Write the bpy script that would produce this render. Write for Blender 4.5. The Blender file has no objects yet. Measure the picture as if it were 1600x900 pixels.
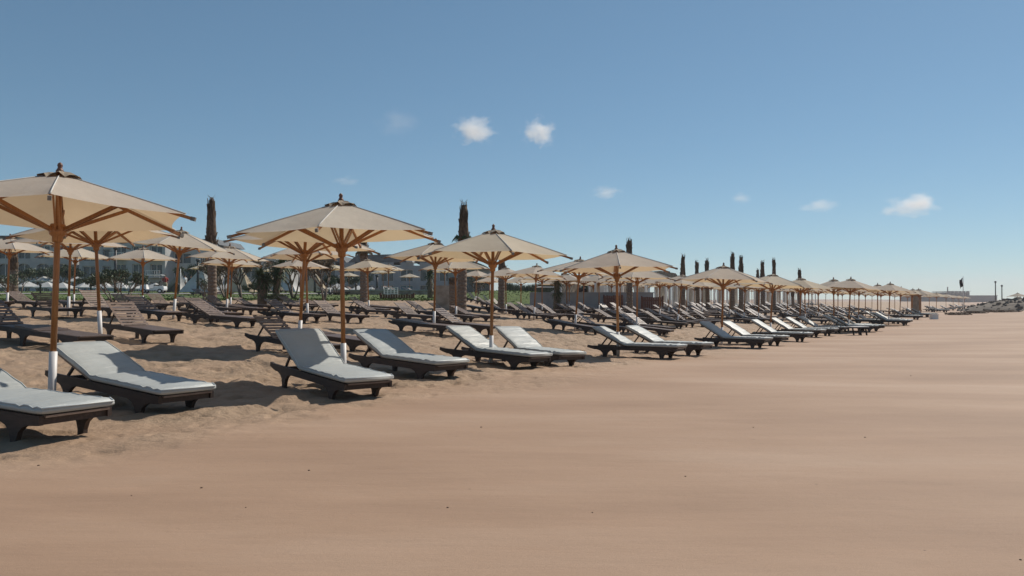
import bpy, math, random
import numpy as np
from mathutils import Vector, Matrix, Euler
R = math.radians
random.seed(7)
sc = bpy.context.scene
COL = sc.collection

# ------------------------------------------------------------------ camera
EYE = 1.15                      # metres above the sand
FPX = 1200.0                    # focal length in photo pixels (1600 wide)
HOR = 470.0                     # horizon line in the photo
cam_d = bpy.data.cameras.new('camera')
cam = bpy.data.objects.new('camera', cam_d)
COL.objects.link(cam)
cam_d.sensor_width = 36.0
cam_d.lens = 36.0 * FPX / 1600.0
cam_d.clip_start = 0.05
cam_d.clip_end = 12000
cam.location = (0, 0, EYE)
cam.rotation_euler = (R(90) + math.atan((HOR - 450) / FPX), 0, 0)
sc.camera = cam

# ------------------------------------------------------------------ light
SUN_AZ = R(46)                  # to the right of straight ahead
SUN_EL = R(44)
world = bpy.data.worlds.new('World')
sc.world = world
world.use_nodes = True
wn = world.node_tree.nodes
wl = world.node_tree.links
bg = wn['Background']
sky = wn.new('ShaderNodeTexSky')
sky.sky_type = 'NISHITA'
sky.sun_disc = False
sky.sun_elevation = SUN_EL
sky.sun_rotation = SUN_AZ
sky.altitude = 2000
sky.air_density = 1.0
sky.dust_density = 0.6
sky.ozone_density = 10.0
gam = wn.new('ShaderNodeGamma'); gam.inputs[1].default_value = 0.75      # softer, greyer coastal sky
wl.new(sky.outputs[0], gam.inputs[0])
tin = wn.new('ShaderNodeMix'); tin.data_type = 'RGBA'; tin.blend_type = 'MULTIPLY'; tin.clamp_result = False
tin.inputs[0].default_value = 1.0; tin.inputs[7].default_value = (1.43, 1.58, 1.38, 1)
wl.new(gam.outputs[0], tin.inputs[6]); wl.new(tin.outputs[2], bg.inputs[0])
bg.inputs[1].default_value = 0.108
HAZE = 0.0003
sun_d = bpy.data.lights.new('sun', 'SUN')
sun = bpy.data.objects.new('sun', sun_d)
COL.objects.link(sun)
sun_d.energy = 5.0
sun_d.angle = R(0.53)
sun_d.color = (1.0, 0.925, 0.82)
sdir = Vector((math.sin(SUN_AZ) * math.cos(SUN_EL), math.cos(SUN_AZ) * math.cos(SUN_EL), math.sin(SUN_EL)))
sun.rotation_euler = sdir.to_track_quat('Z', 'Y').to_euler()
sun.location = (20, 40, 60)
sc.view_settings.view_transform = 'Standard'
sc.view_settings.look = 'None'
sc.view_settings.exposure = -0.2
sc.view_settings.gamma = 1.0
sc.view_settings.use_curve_mapping = False
sc.cycles.max_bounces = 6
sc.cycles.volume_bounces = 4
sc.cycles.volume_max_steps = 96

# ------------------------------------------------------------------ materials
def mat(name, build):
    m = bpy.data.materials.new(name)
    m.use_nodes = True
    nt = m.node_tree
    b = nt.nodes['Principled BSDF']
    build(nt, b)
    return m
def N(nt, t, **kw):
    n = nt.nodes.new(t)
    for k, v in kw.items():
        if hasattr(n, k): setattr(n, k, v)
        else: n.inputs[k].default_value = v
    return n
def ramp(nt, fac, stops):
    r = nt.nodes.new('ShaderNodeValToRGB')
    e = r.color_ramp.elements
    while len(e) < len(stops): e.new(0.5)
    for i, (p, c) in enumerate(stops):
        e[i].position = p
        e[i].color = (*c, 1) if len(c) == 3 else c
    nt.links.new(fac, r.inputs[0])
    return r
def mixc(nt, fac, a, b, mode='MIX'):
    m = nt.nodes.new('ShaderNodeMix')
    m.data_type = 'RGBA'; m.blend_type = mode
    for sock, v in ((m.inputs[0], fac), (m.inputs[6], a), (m.inputs[7], b)):
        if isinstance(v, bpy.types.NodeSocket): nt.links.new(v, sock)
        elif isinstance(v, (int, float)): sock.default_value = v
        else: sock.default_value = (*v, 1)
    return m.outputs[2]
def coords(nt, scale=(1, 1, 1), which='Object'):
    tc = nt.nodes.new('ShaderNodeTexCoord')
    mp = nt.nodes.new('ShaderNodeMapping')
    mp.inputs['Scale'].default_value = scale
    nt.links.new(tc.outputs[which], mp.inputs[0])
    return mp.outputs[0]
def noise(nt, vec, scale, detail=4, rough=0.55):
    n = nt.nodes.new('ShaderNodeTexNoise')
    n.inputs['Scale'].default_value = scale
    n.inputs['Detail'].default_value = detail
    n.inputs['Roughness'].default_value = rough
    nt.links.new(vec, n.inputs['Vector'])
    return n.outputs[0]
def bump(nt, b, h, strength, dist, prev=None):
    n = nt.nodes.new('ShaderNodeBump')
    n.inputs['Strength'].default_value = strength
    n.inputs['Distance'].default_value = dist
    nt.links.new(h, n.inputs['Height'])
    if prev is not None: nt.links.new(prev, n.inputs['Normal'])
    nt.links.new(n.outputs[0], b.inputs['Normal'])
    return n.outputs[0]
def objrand(nt):
    return nt.nodes.new('ShaderNodeObjectInfo').outputs['Random']

def simple(name, c1, c2, scale=6, rough=0.7, bs=0.2, stretch=(1, 1, 1), metal=0, spec=0.5, vary=0.0):
    def f(nt, b):
        v = coords(nt, stretch)
        n = noise(nt, v, scale)
        r = ramp(nt, n, [(0.3, c1), (0.7, c2)])
        c = r.outputs[0]
        if vary:
            rr = ramp(nt, objrand(nt), [(0, (1 - vary,) * 3), (1, (1, 1, 1))])
            c = mixc(nt, 1.0, c, rr.outputs[0], 'MULTIPLY')
        nt.links.new(c, b.inputs['Base Color'])
        b.inputs['Roughness'].default_value = rough
        b.inputs['Metallic'].default_value = metal
        b.inputs['Specular IOR Level'].default_value = spec
        if bs: bump(nt, b, noise(nt, v, scale * 5), bs, 0.01)
    return mat(name, f)

def sand_build(nt, b):
    vec = coords(nt)
    att = nt.nodes.new('ShaderNodeAttribute'); att.attribute_name = 'zone'
    fine = noise(nt, vec, 220, 3, 0.7)
    med = noise(nt, vec, 2.2, 6, 0.6)
    big = noise(nt, coords(nt, (0.16, 0.5, 1)), 1.0, 5, 0.55)
    smooth = ramp(nt, big, [(0.34, (0.335, 0.215, 0.142)), (0.5, (0.395, 0.258, 0.172)), (0.66, (0.445, 0.305, 0.213))]).outputs[0]
    loose = ramp(nt, med, [(0.3, (0.32, 0.222, 0.145)), (0.7, (0.46, 0.328, 0.222))]).outputs[0]
    c = mixc(nt, att.outputs['Fac'], smooth, loose)
    g = ramp(nt, fine, [(0.3, (0.72, 0.72, 0.72)), (0.55, (1.0, 1.0, 1.0)), (0.75, (1.12, 1.12, 1.12))]).outputs[0]
    c = mixc(nt, 0.75, c, g, 'MULTIPLY')
    # dark damp flecks and bits of shell
    sp = nt.nodes.new('ShaderNodeTexVoronoi'); sp.inputs['Scale'].default_value = 2.6
    nt.links.new(vec, sp.inputs['Vector'])
    dots = ramp(nt, sp.outputs['Distance'], [(0.012, (1, 1, 1)), (0.022, (0, 0, 0))]).outputs[0]
    c = mixc(nt, dots, c, (0.10, 0.065, 0.045))
    nt.links.new(c, b.inputs['Base Color'])
    b.inputs['Roughness'].default_value = 0.75
    b.inputs['Specular IOR Level'].default_value = 0.2
    streak = noise(nt, coords(nt, (0.5, 2.6, 1)), 1.6, 6, 0.6)
    p = bump(nt, b, streak, 0.22, 0.05)
    mid = noise(nt, vec, 11, 8, 0.72)
    n2 = nt.nodes.new('ShaderNodeBump'); n2.inputs['Distance'].default_value = 0.055
    ms = nt.nodes.new('ShaderNodeMath'); ms.operation = 'MULTIPLY_ADD'
    nt.links.new(att.outputs['Fac'], ms.inputs[0]); ms.inputs[1].default_value = 0.85; ms.inputs[2].default_value = 0.10
    nt.links.new(ms.outputs[0], n2.inputs['Strength'])
    nt.links.new(mid, n2.inputs['Height']); nt.links.new(p, n2.inputs['Normal'])
    bump(nt, b, fine, 0.35, 0.004, n2.outputs[0])
M = {}
M['sand'] = mat('beach_sand', sand_build)

def canopy_build(nt, b):
    vec = coords(nt)
    base = ramp(nt, noise(nt, vec, 1.6, 5), [(0.3, (0.64, 0.585, 0.50)), (0.7, (0.74, 0.69, 0.60))]).outputs[0]
    tint = ramp(nt, objrand(nt), [(0, (1.0, 0.95, 0.84)), (0.25, (0.90, 0.86, 0.86)), (0.5, (1.0, 0.97, 0.90)), (0.75, (0.93, 0.88, 0.86)), (1, (1, 0.99, 0.97))]).outputs[0]
    base = mixc(nt, 1.0, base, tint, 'MULTIPLY')
    st = ramp(nt, noise(nt, coords(nt, (1, 1, 3)), 3.3, 3, 0.7), [(0.60, (1, 1, 1)), (0.78, (0.86, 0.78, 0.68))]).outputs[0]
    base = mixc(nt, 0.7, base, st, 'MULTIPLY')
    nt.links.new(base, b.inputs['Base Color'])
    b.inputs['Roughness'].default_value = 0.9
    b.inputs['Specular IOR Level'].default_value = 0.1
    bm = bump(nt, b, noise(nt, vec, 5, 4), 0.4, 0.03)
    tr = nt.nodes.new('ShaderNodeBsdfTranslucent')
    tcol = mixc(nt, 1.0, base, (1.0, 0.82, 0.58), 'MULTIPLY')
    nt.links.new(tcol, tr.inputs[0])
    mx = nt.nodes.new('ShaderNodeMixShader'); mx.inputs[0].default_value = 0.38
    nt.links.new(b.outputs[0], mx.inputs[1]); nt.links.new(tr.outputs[0], mx.inputs[2])
    nt.links.new(mx.outputs[0], nt.nodes['Material Output'].inputs[0])
M['canopy'] = mat('cream_canvas', canopy_build)
M['vent'] = simple('weathered_vent_canvas', (0.16, 0.115, 0.08), (0.42, 0.34, 0.25), 12, 0.95, 0.5)
M['seam'] = simple('canvas_piping', (0.55, 0.52, 0.47), (0.66, 0.63, 0.58), 20, 0.9, 0.1)
M['pole'] = simple('varnished_wood', (0.33, 0.125, 0.034), (0.50, 0.215, 0.065), 14, 0.42, 0.25, (6, 6, 0.6), vary=0.35)
M['sleeve'] = simple('white_plastic_sleeve', (0.58, 0.56, 0.54), (0.72, 0.70, 0.68), 8, 0.5, 0.1)
def sleeve_build(nt, b):
    tc = nt.nodes.new('ShaderNodeTexCoord'); sx = nt.nodes.new('ShaderNodeSeparateXYZ'); nt.links.new(tc.outputs['Object'], sx.inputs[0])
    n_ = noise(nt, tc.outputs['Object'], 14, 4, 0.7)
    ad = nt.nodes.new('ShaderNodeMath'); ad.operation = 'MULTIPLY_ADD'; nt.links.new(n_, ad.inputs[0]); ad.inputs[1].default_value = 0.35; nt.links.new(sx.outputs[2], ad.inputs[2])
    c = ramp(nt, ad.outputs[0], [(0.16, (0.38, 0.29, 0.21)), (0.34, (0.60, 0.57, 0.54)), (0.7, (0.68, 0.66, 0.65))]).outputs[0]
    nt.links.new(c, b.inputs['Base Color']); b.inputs['Roughness'].default_value = 0.5
M['sleeve'] = mat('sandy_white_sleeve', sleeve_build)
M['endcap'] = simple('grey_end_cap', (0.16, 0.14, 0.12), (0.26, 0.23, 0.20), 20, 0.8, 0.1)
M['finial'] = simple('dark_turned_wood', (0.10, 0.04, 0.022), (0.22, 0.09, 0.05), 20, 0.5, 0.2)
M['teak'] = simple('dark_stained_wood', (0.030, 0.016, 0.011), (0.072, 0.042, 0.029), 9, 0.6, 0.35, (1, 5, 5), vary=0.4)
M['slat'] = simple('weathered_brown_slats', (0.115, 0.070, 0.050), (0.23, 0.158, 0.118), 7, 0.42, 0.3, (4, 1, 4), vary=0.3)
M['cushion'] = simple('pale_grey_cushion_fabric', (0.42, 0.445, 0.43), (0.50, 0.525, 0.51), 3, 0.5, 0.25, vary=0.08)
def cushion_build(nt, b):
    tc = coords(nt)
    c = ramp(nt, noise(nt, tc, 2.2, 5, 0.6), [(0.25, (0.36, 0.38, 0.365)), (0.55, (0.43, 0.45, 0.435)), (0.8, (0.49, 0.51, 0.49))]).outputs[0]
    rr_ = ramp(nt, objrand(nt), [(0, (0.88, 0.88, 0.88)), (1, (1, 1, 1))]).outputs[0]
    c = mixc(nt, 1.0, c, rr_, 'MULTIPLY')
    sp = ramp(nt, noise(nt, tc, 9, 3, 0.7), [(0.66, (1, 1, 1)), (0.78, (0.88, 0.83, 0.76))]).outputs[0]
    c = mixc(nt, 0.6, c, sp, 'MULTIPLY')
    nt.links.new(c, b.inputs['Base Color']); b.inputs['Roughness'].default_value = 0.5
    p = bump(nt, b, noise(nt, coords(nt, (9, 1.6, 1)), 1.3, 4, 0.6), 0.9, 0.03)
    bump(nt, b, noise(nt, tc, 240, 2, 0.5), 0.15, 0.002, p)
M['cushion'] = mat('cushion_fabric', cushion_build)
M['piping'] = simple('cushion_piping', (0.48, 0.50, 0.49), (0.54, 0.56, 0.55), 9, 0.6, 0.1)
M['bark'] = simple('palm_bark', (0.10, 0.07, 0.05), (0.28, 0.21, 0.16), 9, 0.95, 0.8, (1, 1, 4))
M['husk'] = simple('dry_palm_husk', (0.05, 0.03, 0.018), (0.17, 0.11, 0.07), 8, 0.95, 0.7, (2, 2, 0.7))
M['frond'] = simple('palm_frond', (0.022, 0.045, 0.012), (0.06, 0.10, 0.03), 5, 0.6, 0.1)
M['dryfrond'] = simple('dry_frond', (0.10, 0.07, 0.04), (0.22, 0.16, 0.09), 5, 0.8, 0.1)
M['leaf'] = simple('shrub_leaf', (0.025, 0.04, 0.018), (0.07, 0.10, 0.045), 5, 0.6, 0.1)
M['twig'] = simple('grey_branch', (0.09, 0.07, 0.055), (0.2, 0.16, 0.13), 9, 0.9, 0.4)
M['grass'] = simple('lawn_grass', (0.050, 0.080, 0.014), (0.120, 0.165, 0.032), 2.6, 0.95, 1.0)
M['path'] = simple('pale_paving', (0.27, 0.26, 0.24), (0.36, 0.34, 0.32), 3, 0.9, 0.2)
M['wall'] = simple('white_render', (0.36, 0.365, 0.36), (0.45, 0.455, 0.45), 0.7, 0.9, 0.1)
M['wallgrey'] = simple('blue_grey_render', (0.22, 0.25, 0.27), (0.28, 0.31, 0.33), 0.7, 0.9, 0.1)
M['roof'] = simple('dark_slate_roof', (0.075, 0.085, 0.095), (0.13, 0.14, 0.15), 1.5, 0.8, 0.2)
M['glass'] = simple('dark_glass', (0.015, 0.022, 0.03), (0.04, 0.055, 0.07), 0.8, 0.12, 0)
M['teal'] = simple('turquoise_glass', (0.03, 0.12, 0.17), (0.06, 0.19, 0.25), 0.8, 0.15, 0)
M['stone'] = simple('rough_stone', (0.20, 0.16, 0.125), (0.40, 0.34, 0.28), 2.5, 0.95, 1.0)
M['concrete'] = simple('grey_concrete', (0.24, 0.245, 0.25), (0.34, 0.345, 0.35), 1.2, 0.9, 0.3)
M['white'] = simple('white_paint', (0.66, 0.65, 0.63), (0.76, 0.75, 0.73), 3, 0.6, 0.1)
M['brownfence'] = simple('red_brown_boards', (0.11, 0.045, 0.03), (0.2, 0.085, 0.055), 4, 0.8, 0.3, (1, 1, 4))
M['thatch'] = simple('thatch_reed', (0.16, 0.13, 0.10), (0.33, 0.28, 0.22), 9, 0.95, 0.8, (1, 1, 0.3))
M['curtain'] = simple('beige_curtain', (0.42, 0.38, 0.33), (0.55, 0.50, 0.44), 3, 0.9, 0.2, (3, 3, 0.3))
M['dark'] = simple('dark_metal', (0.02, 0.022, 0.025), (0.05, 0.05, 0.055), 5, 0.5, 0.1)
M['rubber'] = simple('black_rubber', (0.015, 0.015, 0.015), (0.03, 0.03, 0.03), 5, 0.9, 0.1)
M['rock'] = simple('dark_rock', (0.075, 0.062, 0.050), (0.19, 0.155, 0.12), 1.0, 0.95, 1.0)
M['skin'] = simple('skin', (0.35, 0.2, 0.13), (0.42, 0.25, 0.17), 5, 0.6, 0)
M['red'] = simple('red_cloth', (0.3, 0.035, 0.03), (0.4, 0.05, 0.04), 5, 0.9, 0)
M['blackcloth'] = simple('black_cloth', (0.015, 0.015, 0.018), (0.035, 0.035, 0.04), 5, 0.9, 0)
M['whitecloth'] = simple('white_cloth', (0.6, 0.6, 0.6), (0.7, 0.7, 0.7), 5, 0.9, 0)
M['tent'] = simple('pale_tent_cloth', (0.42, 0.41, 0.39), (0.55, 0.54, 0.51), 2, 0.9, 0.2)
M['tan'] = simple('tan_tent_cloth', (0.40, 0.31, 0.21), (0.52, 0.42, 0.30), 2, 0.9, 0.2)
M['haze_town'] = simple('far_concrete', (0.10, 0.10, 0.10), (0.14, 0.14, 0.14), 0.05, 0.9, 0)

# ------------------------------------------------------------------ mesh helpers
class MB:
    def __init__(s): s.v = []; s.f = []; s.sm = []
    def add(s, vs, fs, smooth=False):
        o = len(s.v)
        s.v += [tuple(p) for p in vs]
        s.f += [tuple(i + o for i in f) for f in fs]
        s.sm += [smooth] * len(fs)
        return s
    def box(s, c, d, m=None):
        x, y, z = d[0] / 2, d[1] / 2, d[2] / 2
        vs = [Vector((a, b, e)) for a in (-x, x) for b in (-y, y) for e in (-z, z)]
        if m is not None: vs = [m @ v for v in vs]
        c = Vector(c)
        vs = [v + c for v in vs]
        return s.add(vs, [(0, 1, 3, 2), (4, 6, 7, 5), (0, 4, 5, 1), (2, 3, 7, 6), (0, 2, 6, 4), (1, 5, 7, 3)])
    def bx(s, x0, x1, y0, y1, z0, z1):
        return s.box(((x0 + x1) / 2, (y0 + y1) / 2, (z0 + z1) / 2), (x1 - x0, y1 - y0, z1 - z0))
    def bar(s, a, b, w, h, up=(0, 0, 1)):
        a = Vector(a); b = Vector(b); d = (b - a)
        L = d.length
        if L < 1e-6: return s
        d.normalize(); up = Vector(up)
        if abs(d.dot(up)) > 0.98: up = Vector((1, 0, 0))
        sd = d.cross(up).normalized(); u = sd.cross(d)
        m = Matrix((d, sd, u)).transposed()
        return s.box((a + b) / 2, (L, w, h), m)
    def tube(s, pts, rad, n=8, cap=True, smooth=True):
        pts = [Vector(p) for p in pts]
        if not hasattr(rad, '__len__'): rad = [rad] * len(pts)
        vs = []; fs = []
        pu = None
        for i, p in enumerate(pts):
            d = (pts[min(i + 1, len(pts) - 1)] - pts[max(i - 1, 0)]).normalized()
            u = pu if pu is not None else (Vector((0, 0, 1)) if abs(d.z) < 0.9 else Vector((1, 0, 0)))
            sd = d.cross(u)
            if sd.length < 1e-4: sd = d.cross(Vector((0, 1, 0)))
            sd.normalize(); u = sd.cross(d).normalized(); pu = u
            for k in range(n):
                a = 2 * math.pi * k / n
                vs.append(p + (sd * math.cos(a) + u * math.sin(a)) * rad[i])
        for i in range(len(pts) - 1):
            for k in range(n):
                k2 = (k + 1) % n
                fs.append((i * n + k, i * n + k2, (i + 1) * n + k2, (i + 1) * n + k))
        s.add(vs, fs, smooth)
        if cap:
            o = len(s.v) - len(vs)
            s.f.append(tuple(o + k for k in reversed(range(n)))); s.sm.append(False)
            s.f.append(tuple(o + (len(pts) - 1) * n + k for k in range(n))); s.sm.append(False)
        return s
    def lathe(s, prof, n=12, c=(0, 0, 0), smooth=True):
        vs = []; fs = []
        for r, z in prof:
            for k in range(n):
                a = 2 * math.pi * k / n
                vs.append((c[0] + r * math.cos(a), c[1] + r * math.sin(a), c[2] + z))
        for i in range(len(prof) - 1):
            for k in range(n):
                k2 = (k + 1) % n
                fs.append((i * n + k, i * n + k2, (i + 1) * n + k2, (i + 1) * n + k))
        return s.add(vs, fs, smooth)
    def prism(s, poly, y0, y1):           # polygon in xz, extruded along y
        n = len(poly)
        vs = [(x, y0, z) for x, z in poly] + [(x, y1, z) for x, z in poly]
        fs = [tuple(range(n)), tuple(reversed(range(n, 2 * n)))]
        fs += [(i, i + n, (i + 1) % n + n, (i + 1) % n) for i in range(n)]
        return s.add(vs, fs)
    def mesh(s, name):
        me = bpy.data.meshes.new(name)
        me.from_pydata(s.v, [], s.f)
        me.polygons.foreach_set('use_smooth', s.sm)
        me.update()
        return me
    def build(s, name, m, parent=None):
        o = bpy.data.objects.new(name, s.mesh(name))
        o.data.materials.append(m)
        COL.objects.link(o)
        if parent is not None: o.parent = parent
        return o

def empty(name, loc=(0, 0, 0), rz=0, **kw):
    o = bpy.data.objects.new(name, None)
    o.empty_display_size = 0.1
    COL.objects.link(o)
    o.location = loc; o.rotation_euler = (0, 0, rz)
    return o
def tag(o, label=None, cat=None, group=None, kind=None):
    if label: o['label'] = label
    if cat: o['category'] = cat
    if group: o['group'] = group
    if kind: o['kind'] = kind
    return o
def kids(o): return KID.get(o.name, [])
def copy_tree(o, parent=None):
    c = o.copy(); COL.objects.link(c); c.parent = parent
    for ch in list(o.children): copy_tree(ch, c)
    return c
def drop(o):
    for ch in list(o.children): drop(ch)
    bpy.data.objects.remove(o)

# ------------------------------------------------------------------ terrain
def sst(a, b, x):
    t = np.clip((np.asarray(x, dtype=float) - a) / (b - a), 0, 1)
    return t * t * (3 - 2 * t)
CR, SR = math.cos(R(31)), math.sin(R(31))
def uv(X, Y): return SR * X + CR * Y, -CR * X + SR * Y      # along the rows, inland
def xy(u, v): return SR * u - CR * v, CR * u + SR * v
def ground(X, Y):
    X = np.asarray(X, dtype=float); Y = np.asarray(Y, dtype=float)
    u = SR * X + CR * Y; v = -CR * X + SR * Y
    US = [-50, 10, 14, 19, 26, 38, 50, 300]
    TAB = {8.0: [0, -.02, -.13, -.20, -.30, -.34, -.34, -.34], 13.0: [.28, .28, .28, .26, .12, -.09, -.10, -.10],
           20.0: [.64, .64, .64, .54, .44, .33, .28, .28], 30.0: [.90, .90, .88, .80, .70, .50, .40, .40], 42.0: [1.12, 1.12, 1.05, .95, .85, .6, .5, .5]}
    VS = sorted(TAB)
    rows = [np.interp(u, US, TAB[k]) for k in VS]
    front = rows[0]
    z = front.copy()
    for a, b, ra, rb in zip(VS[:-1], VS[1:], rows[:-1], rows[1:]):
        t = np.clip((v - a) / (b - a), 0, 1)
        z = np.where(v >= a, ra + (rb - ra) * t, z)
    # the sea side levels out towards the camera
    z = np.where(v < 5.5, front * sst(-14, 4, v), z)
    # resort lawn on the left rises behind the sand
    a = X / np.maximum(Y, 1.0)
    wlft = sst(0.0, -0.10, a) if False else (1 - sst(-0.10, 0.0, a))
    L = np.interp(Y, [38, 47, 60, 85, 120, 4000], [1.0, 1.21, 1.55, 2.15, 2.35, 2.35])
    wz = sst(34, 47, Y)
    z = z * (1 - wlft * wz) + L * wlft * wz
    return z
def gz(x, y): return float(ground(x, y))

_rng = np.random.RandomState(3)
_tab = _rng.rand(256, 256)
def vnoise(x, y):
    xi = np.floor(x).astype(int); yi = np.floor(y).astype(int)
    fx = x - xi; fy = y - yi
    fx = fx * fx * (3 - 2 * fx); fy = fy * fy * (3 - 2 * fy)
    g = lambda i, j: _tab[i & 255, j & 255]
    return (g(xi, yi) * (1 - fx) + g(xi + 1, yi) * fx) * (1 - fy) + (g(xi, yi + 1) * (1 - fx) + g(xi + 1, yi + 1) * fx) * fy
def fbm(x, y, o=4):
    r = 0; a = 1; t = 0
    for i in range(o):
        r = r + a * (vnoise(x * 2 ** i + 17.3 * i, y * 2 ** i + 5.1 * i) - 0.5); t += a; a *= 0.5
    return r / t

def polar_grid(name, angs, rads, zfun, m, cull=None):
    A, D = np.meshgrid(angs, rads, indexing='ij')
    X = D * np.sin(A); Y = D * np.cos(A)
    Z, zone = zfun(X, Y)
    na, nr = A.shape
    co = np.stack([X, Y, Z], -1).reshape(-1, 3)
    idx = np.arange(na * nr).reshape(na, nr)
    q = np.stack([idx[:-1, :-1], idx[:-1, 1:], idx[1:, 1:], idx[1:, :-1]], -1).reshape(-1, 4)
    q = q[:, ::-1]
    me = bpy.data.meshes.new(name)
    me.vertices.add(len(co)); me.vertices.foreach_set('co', co.ravel())
    me.loops.add(len(q) * 4); me.loops.foreach_set('vertex_index', q.ravel().astype(np.int32))
    me.polygons.add(len(q)); me.polygons.foreach_set('loop_start', np.arange(0, len(q) * 4, 4, dtype=np.int32))
    me.polygons.foreach_set('loop_total', np.full(len(q), 4, dtype=np.int32))
    me.polygons.foreach_set('use_smooth', np.ones(len(q), dtype=bool))
    at = me.attributes.new('zone', 'FLOAT', 'POINT')
    at.data.foreach_set('value', zone.ravel().astype(np.float32))
    me.update(calc_edges=True)
    me.validate()
    o = bpy.data.objects.new(name, me); me.materials.append(m)
    COL.objects.link(o)
    return o

def sand_height(X, Y):
    u, v = uv(X, Y)
    z = ground(X, Y)
    wob = fbm(u * 0.45, v * 0.45, 3) * 2.2
    zone = sst(4.6, 7.6, v + wob)
    zone = zone * (0.75 + 0.5 * sst(0.35, 0.65, vnoise(X * 1.7, Y * 1.7)))
    zone = np.clip(zone, 0, 1)
    d = np.hypot(X, Y)
    near = 1 - sst(30, 70, d)
    # trodden sand: dimples and small ridges
    z = z + zone * near * (fbm(X * 2.0, Y * 2.0, 5) * 0.12 - np.clip(vnoise(X * 3.6 + 9, Y * 3.6) - 0.62, 0, 1) * 0.16 - np.clip(vnoise(X * 6.1 + 3, Y * 6.1) - 0.68, 0, 1) * 0.14 + 0.02 + fbm(X * 9, Y * 9, 3) * 0.022)
    z = z + zone * fbm(X * 0.35, Y * 0.35, 3) * 0.10 * near
    # gentle swells on the packed foreground
    z = z + (1 - zone) * near * (fbm(X * 0.28 + 3, Y * 0.8, 4) * 0.05 + fbm(X * 1.3, Y * 3.1, 3) * 0.010)
    return z, zone
angs = np.concatenate([np.linspace(-R(100), -R(40), 60, endpoint=False), np.linspace(-R(40), R(40), 900, endpoint=False), np.linspace(R(40), R(100), 61)])
rads = np.concatenate([[0.0, 0.8], np.geomspace(1.6, 60, 900, endpoint=False), np.geomspace(60, 9000, 160)])
g = polar_grid('sand', angs, rads, sand_height, M['sand'])
tag(g, kind='structure')
g2 = polar_grid('ground_behind', np.linspace(R(100), R(260), 60), np.concatenate([[0], np.geomspace(1.0, 9000, 80)]),
                lambda X, Y: (ground(X, Y), np.zeros_like(X)), M['sand'])
g2.name = 'sand'
tag(g2, kind='structure')

# ------------------------------------------------------------------ placing by the photo's own sight lines
def ray(px, Y, z=0.0): return ((px - 800) / FPX * Y, Y, z)
H_UMB = 2.67
def solve_pole(xt, yt):
    z = 0.2
    for _ in range(40):
        s = (HOR - yt) / (H_UMB - EYE + z)
        Y = FPX / s; X = (xt - 800) / s
        z = 0.5 * z + 0.5 * gz(X, Y)
    return X, Y, z, s

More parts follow.
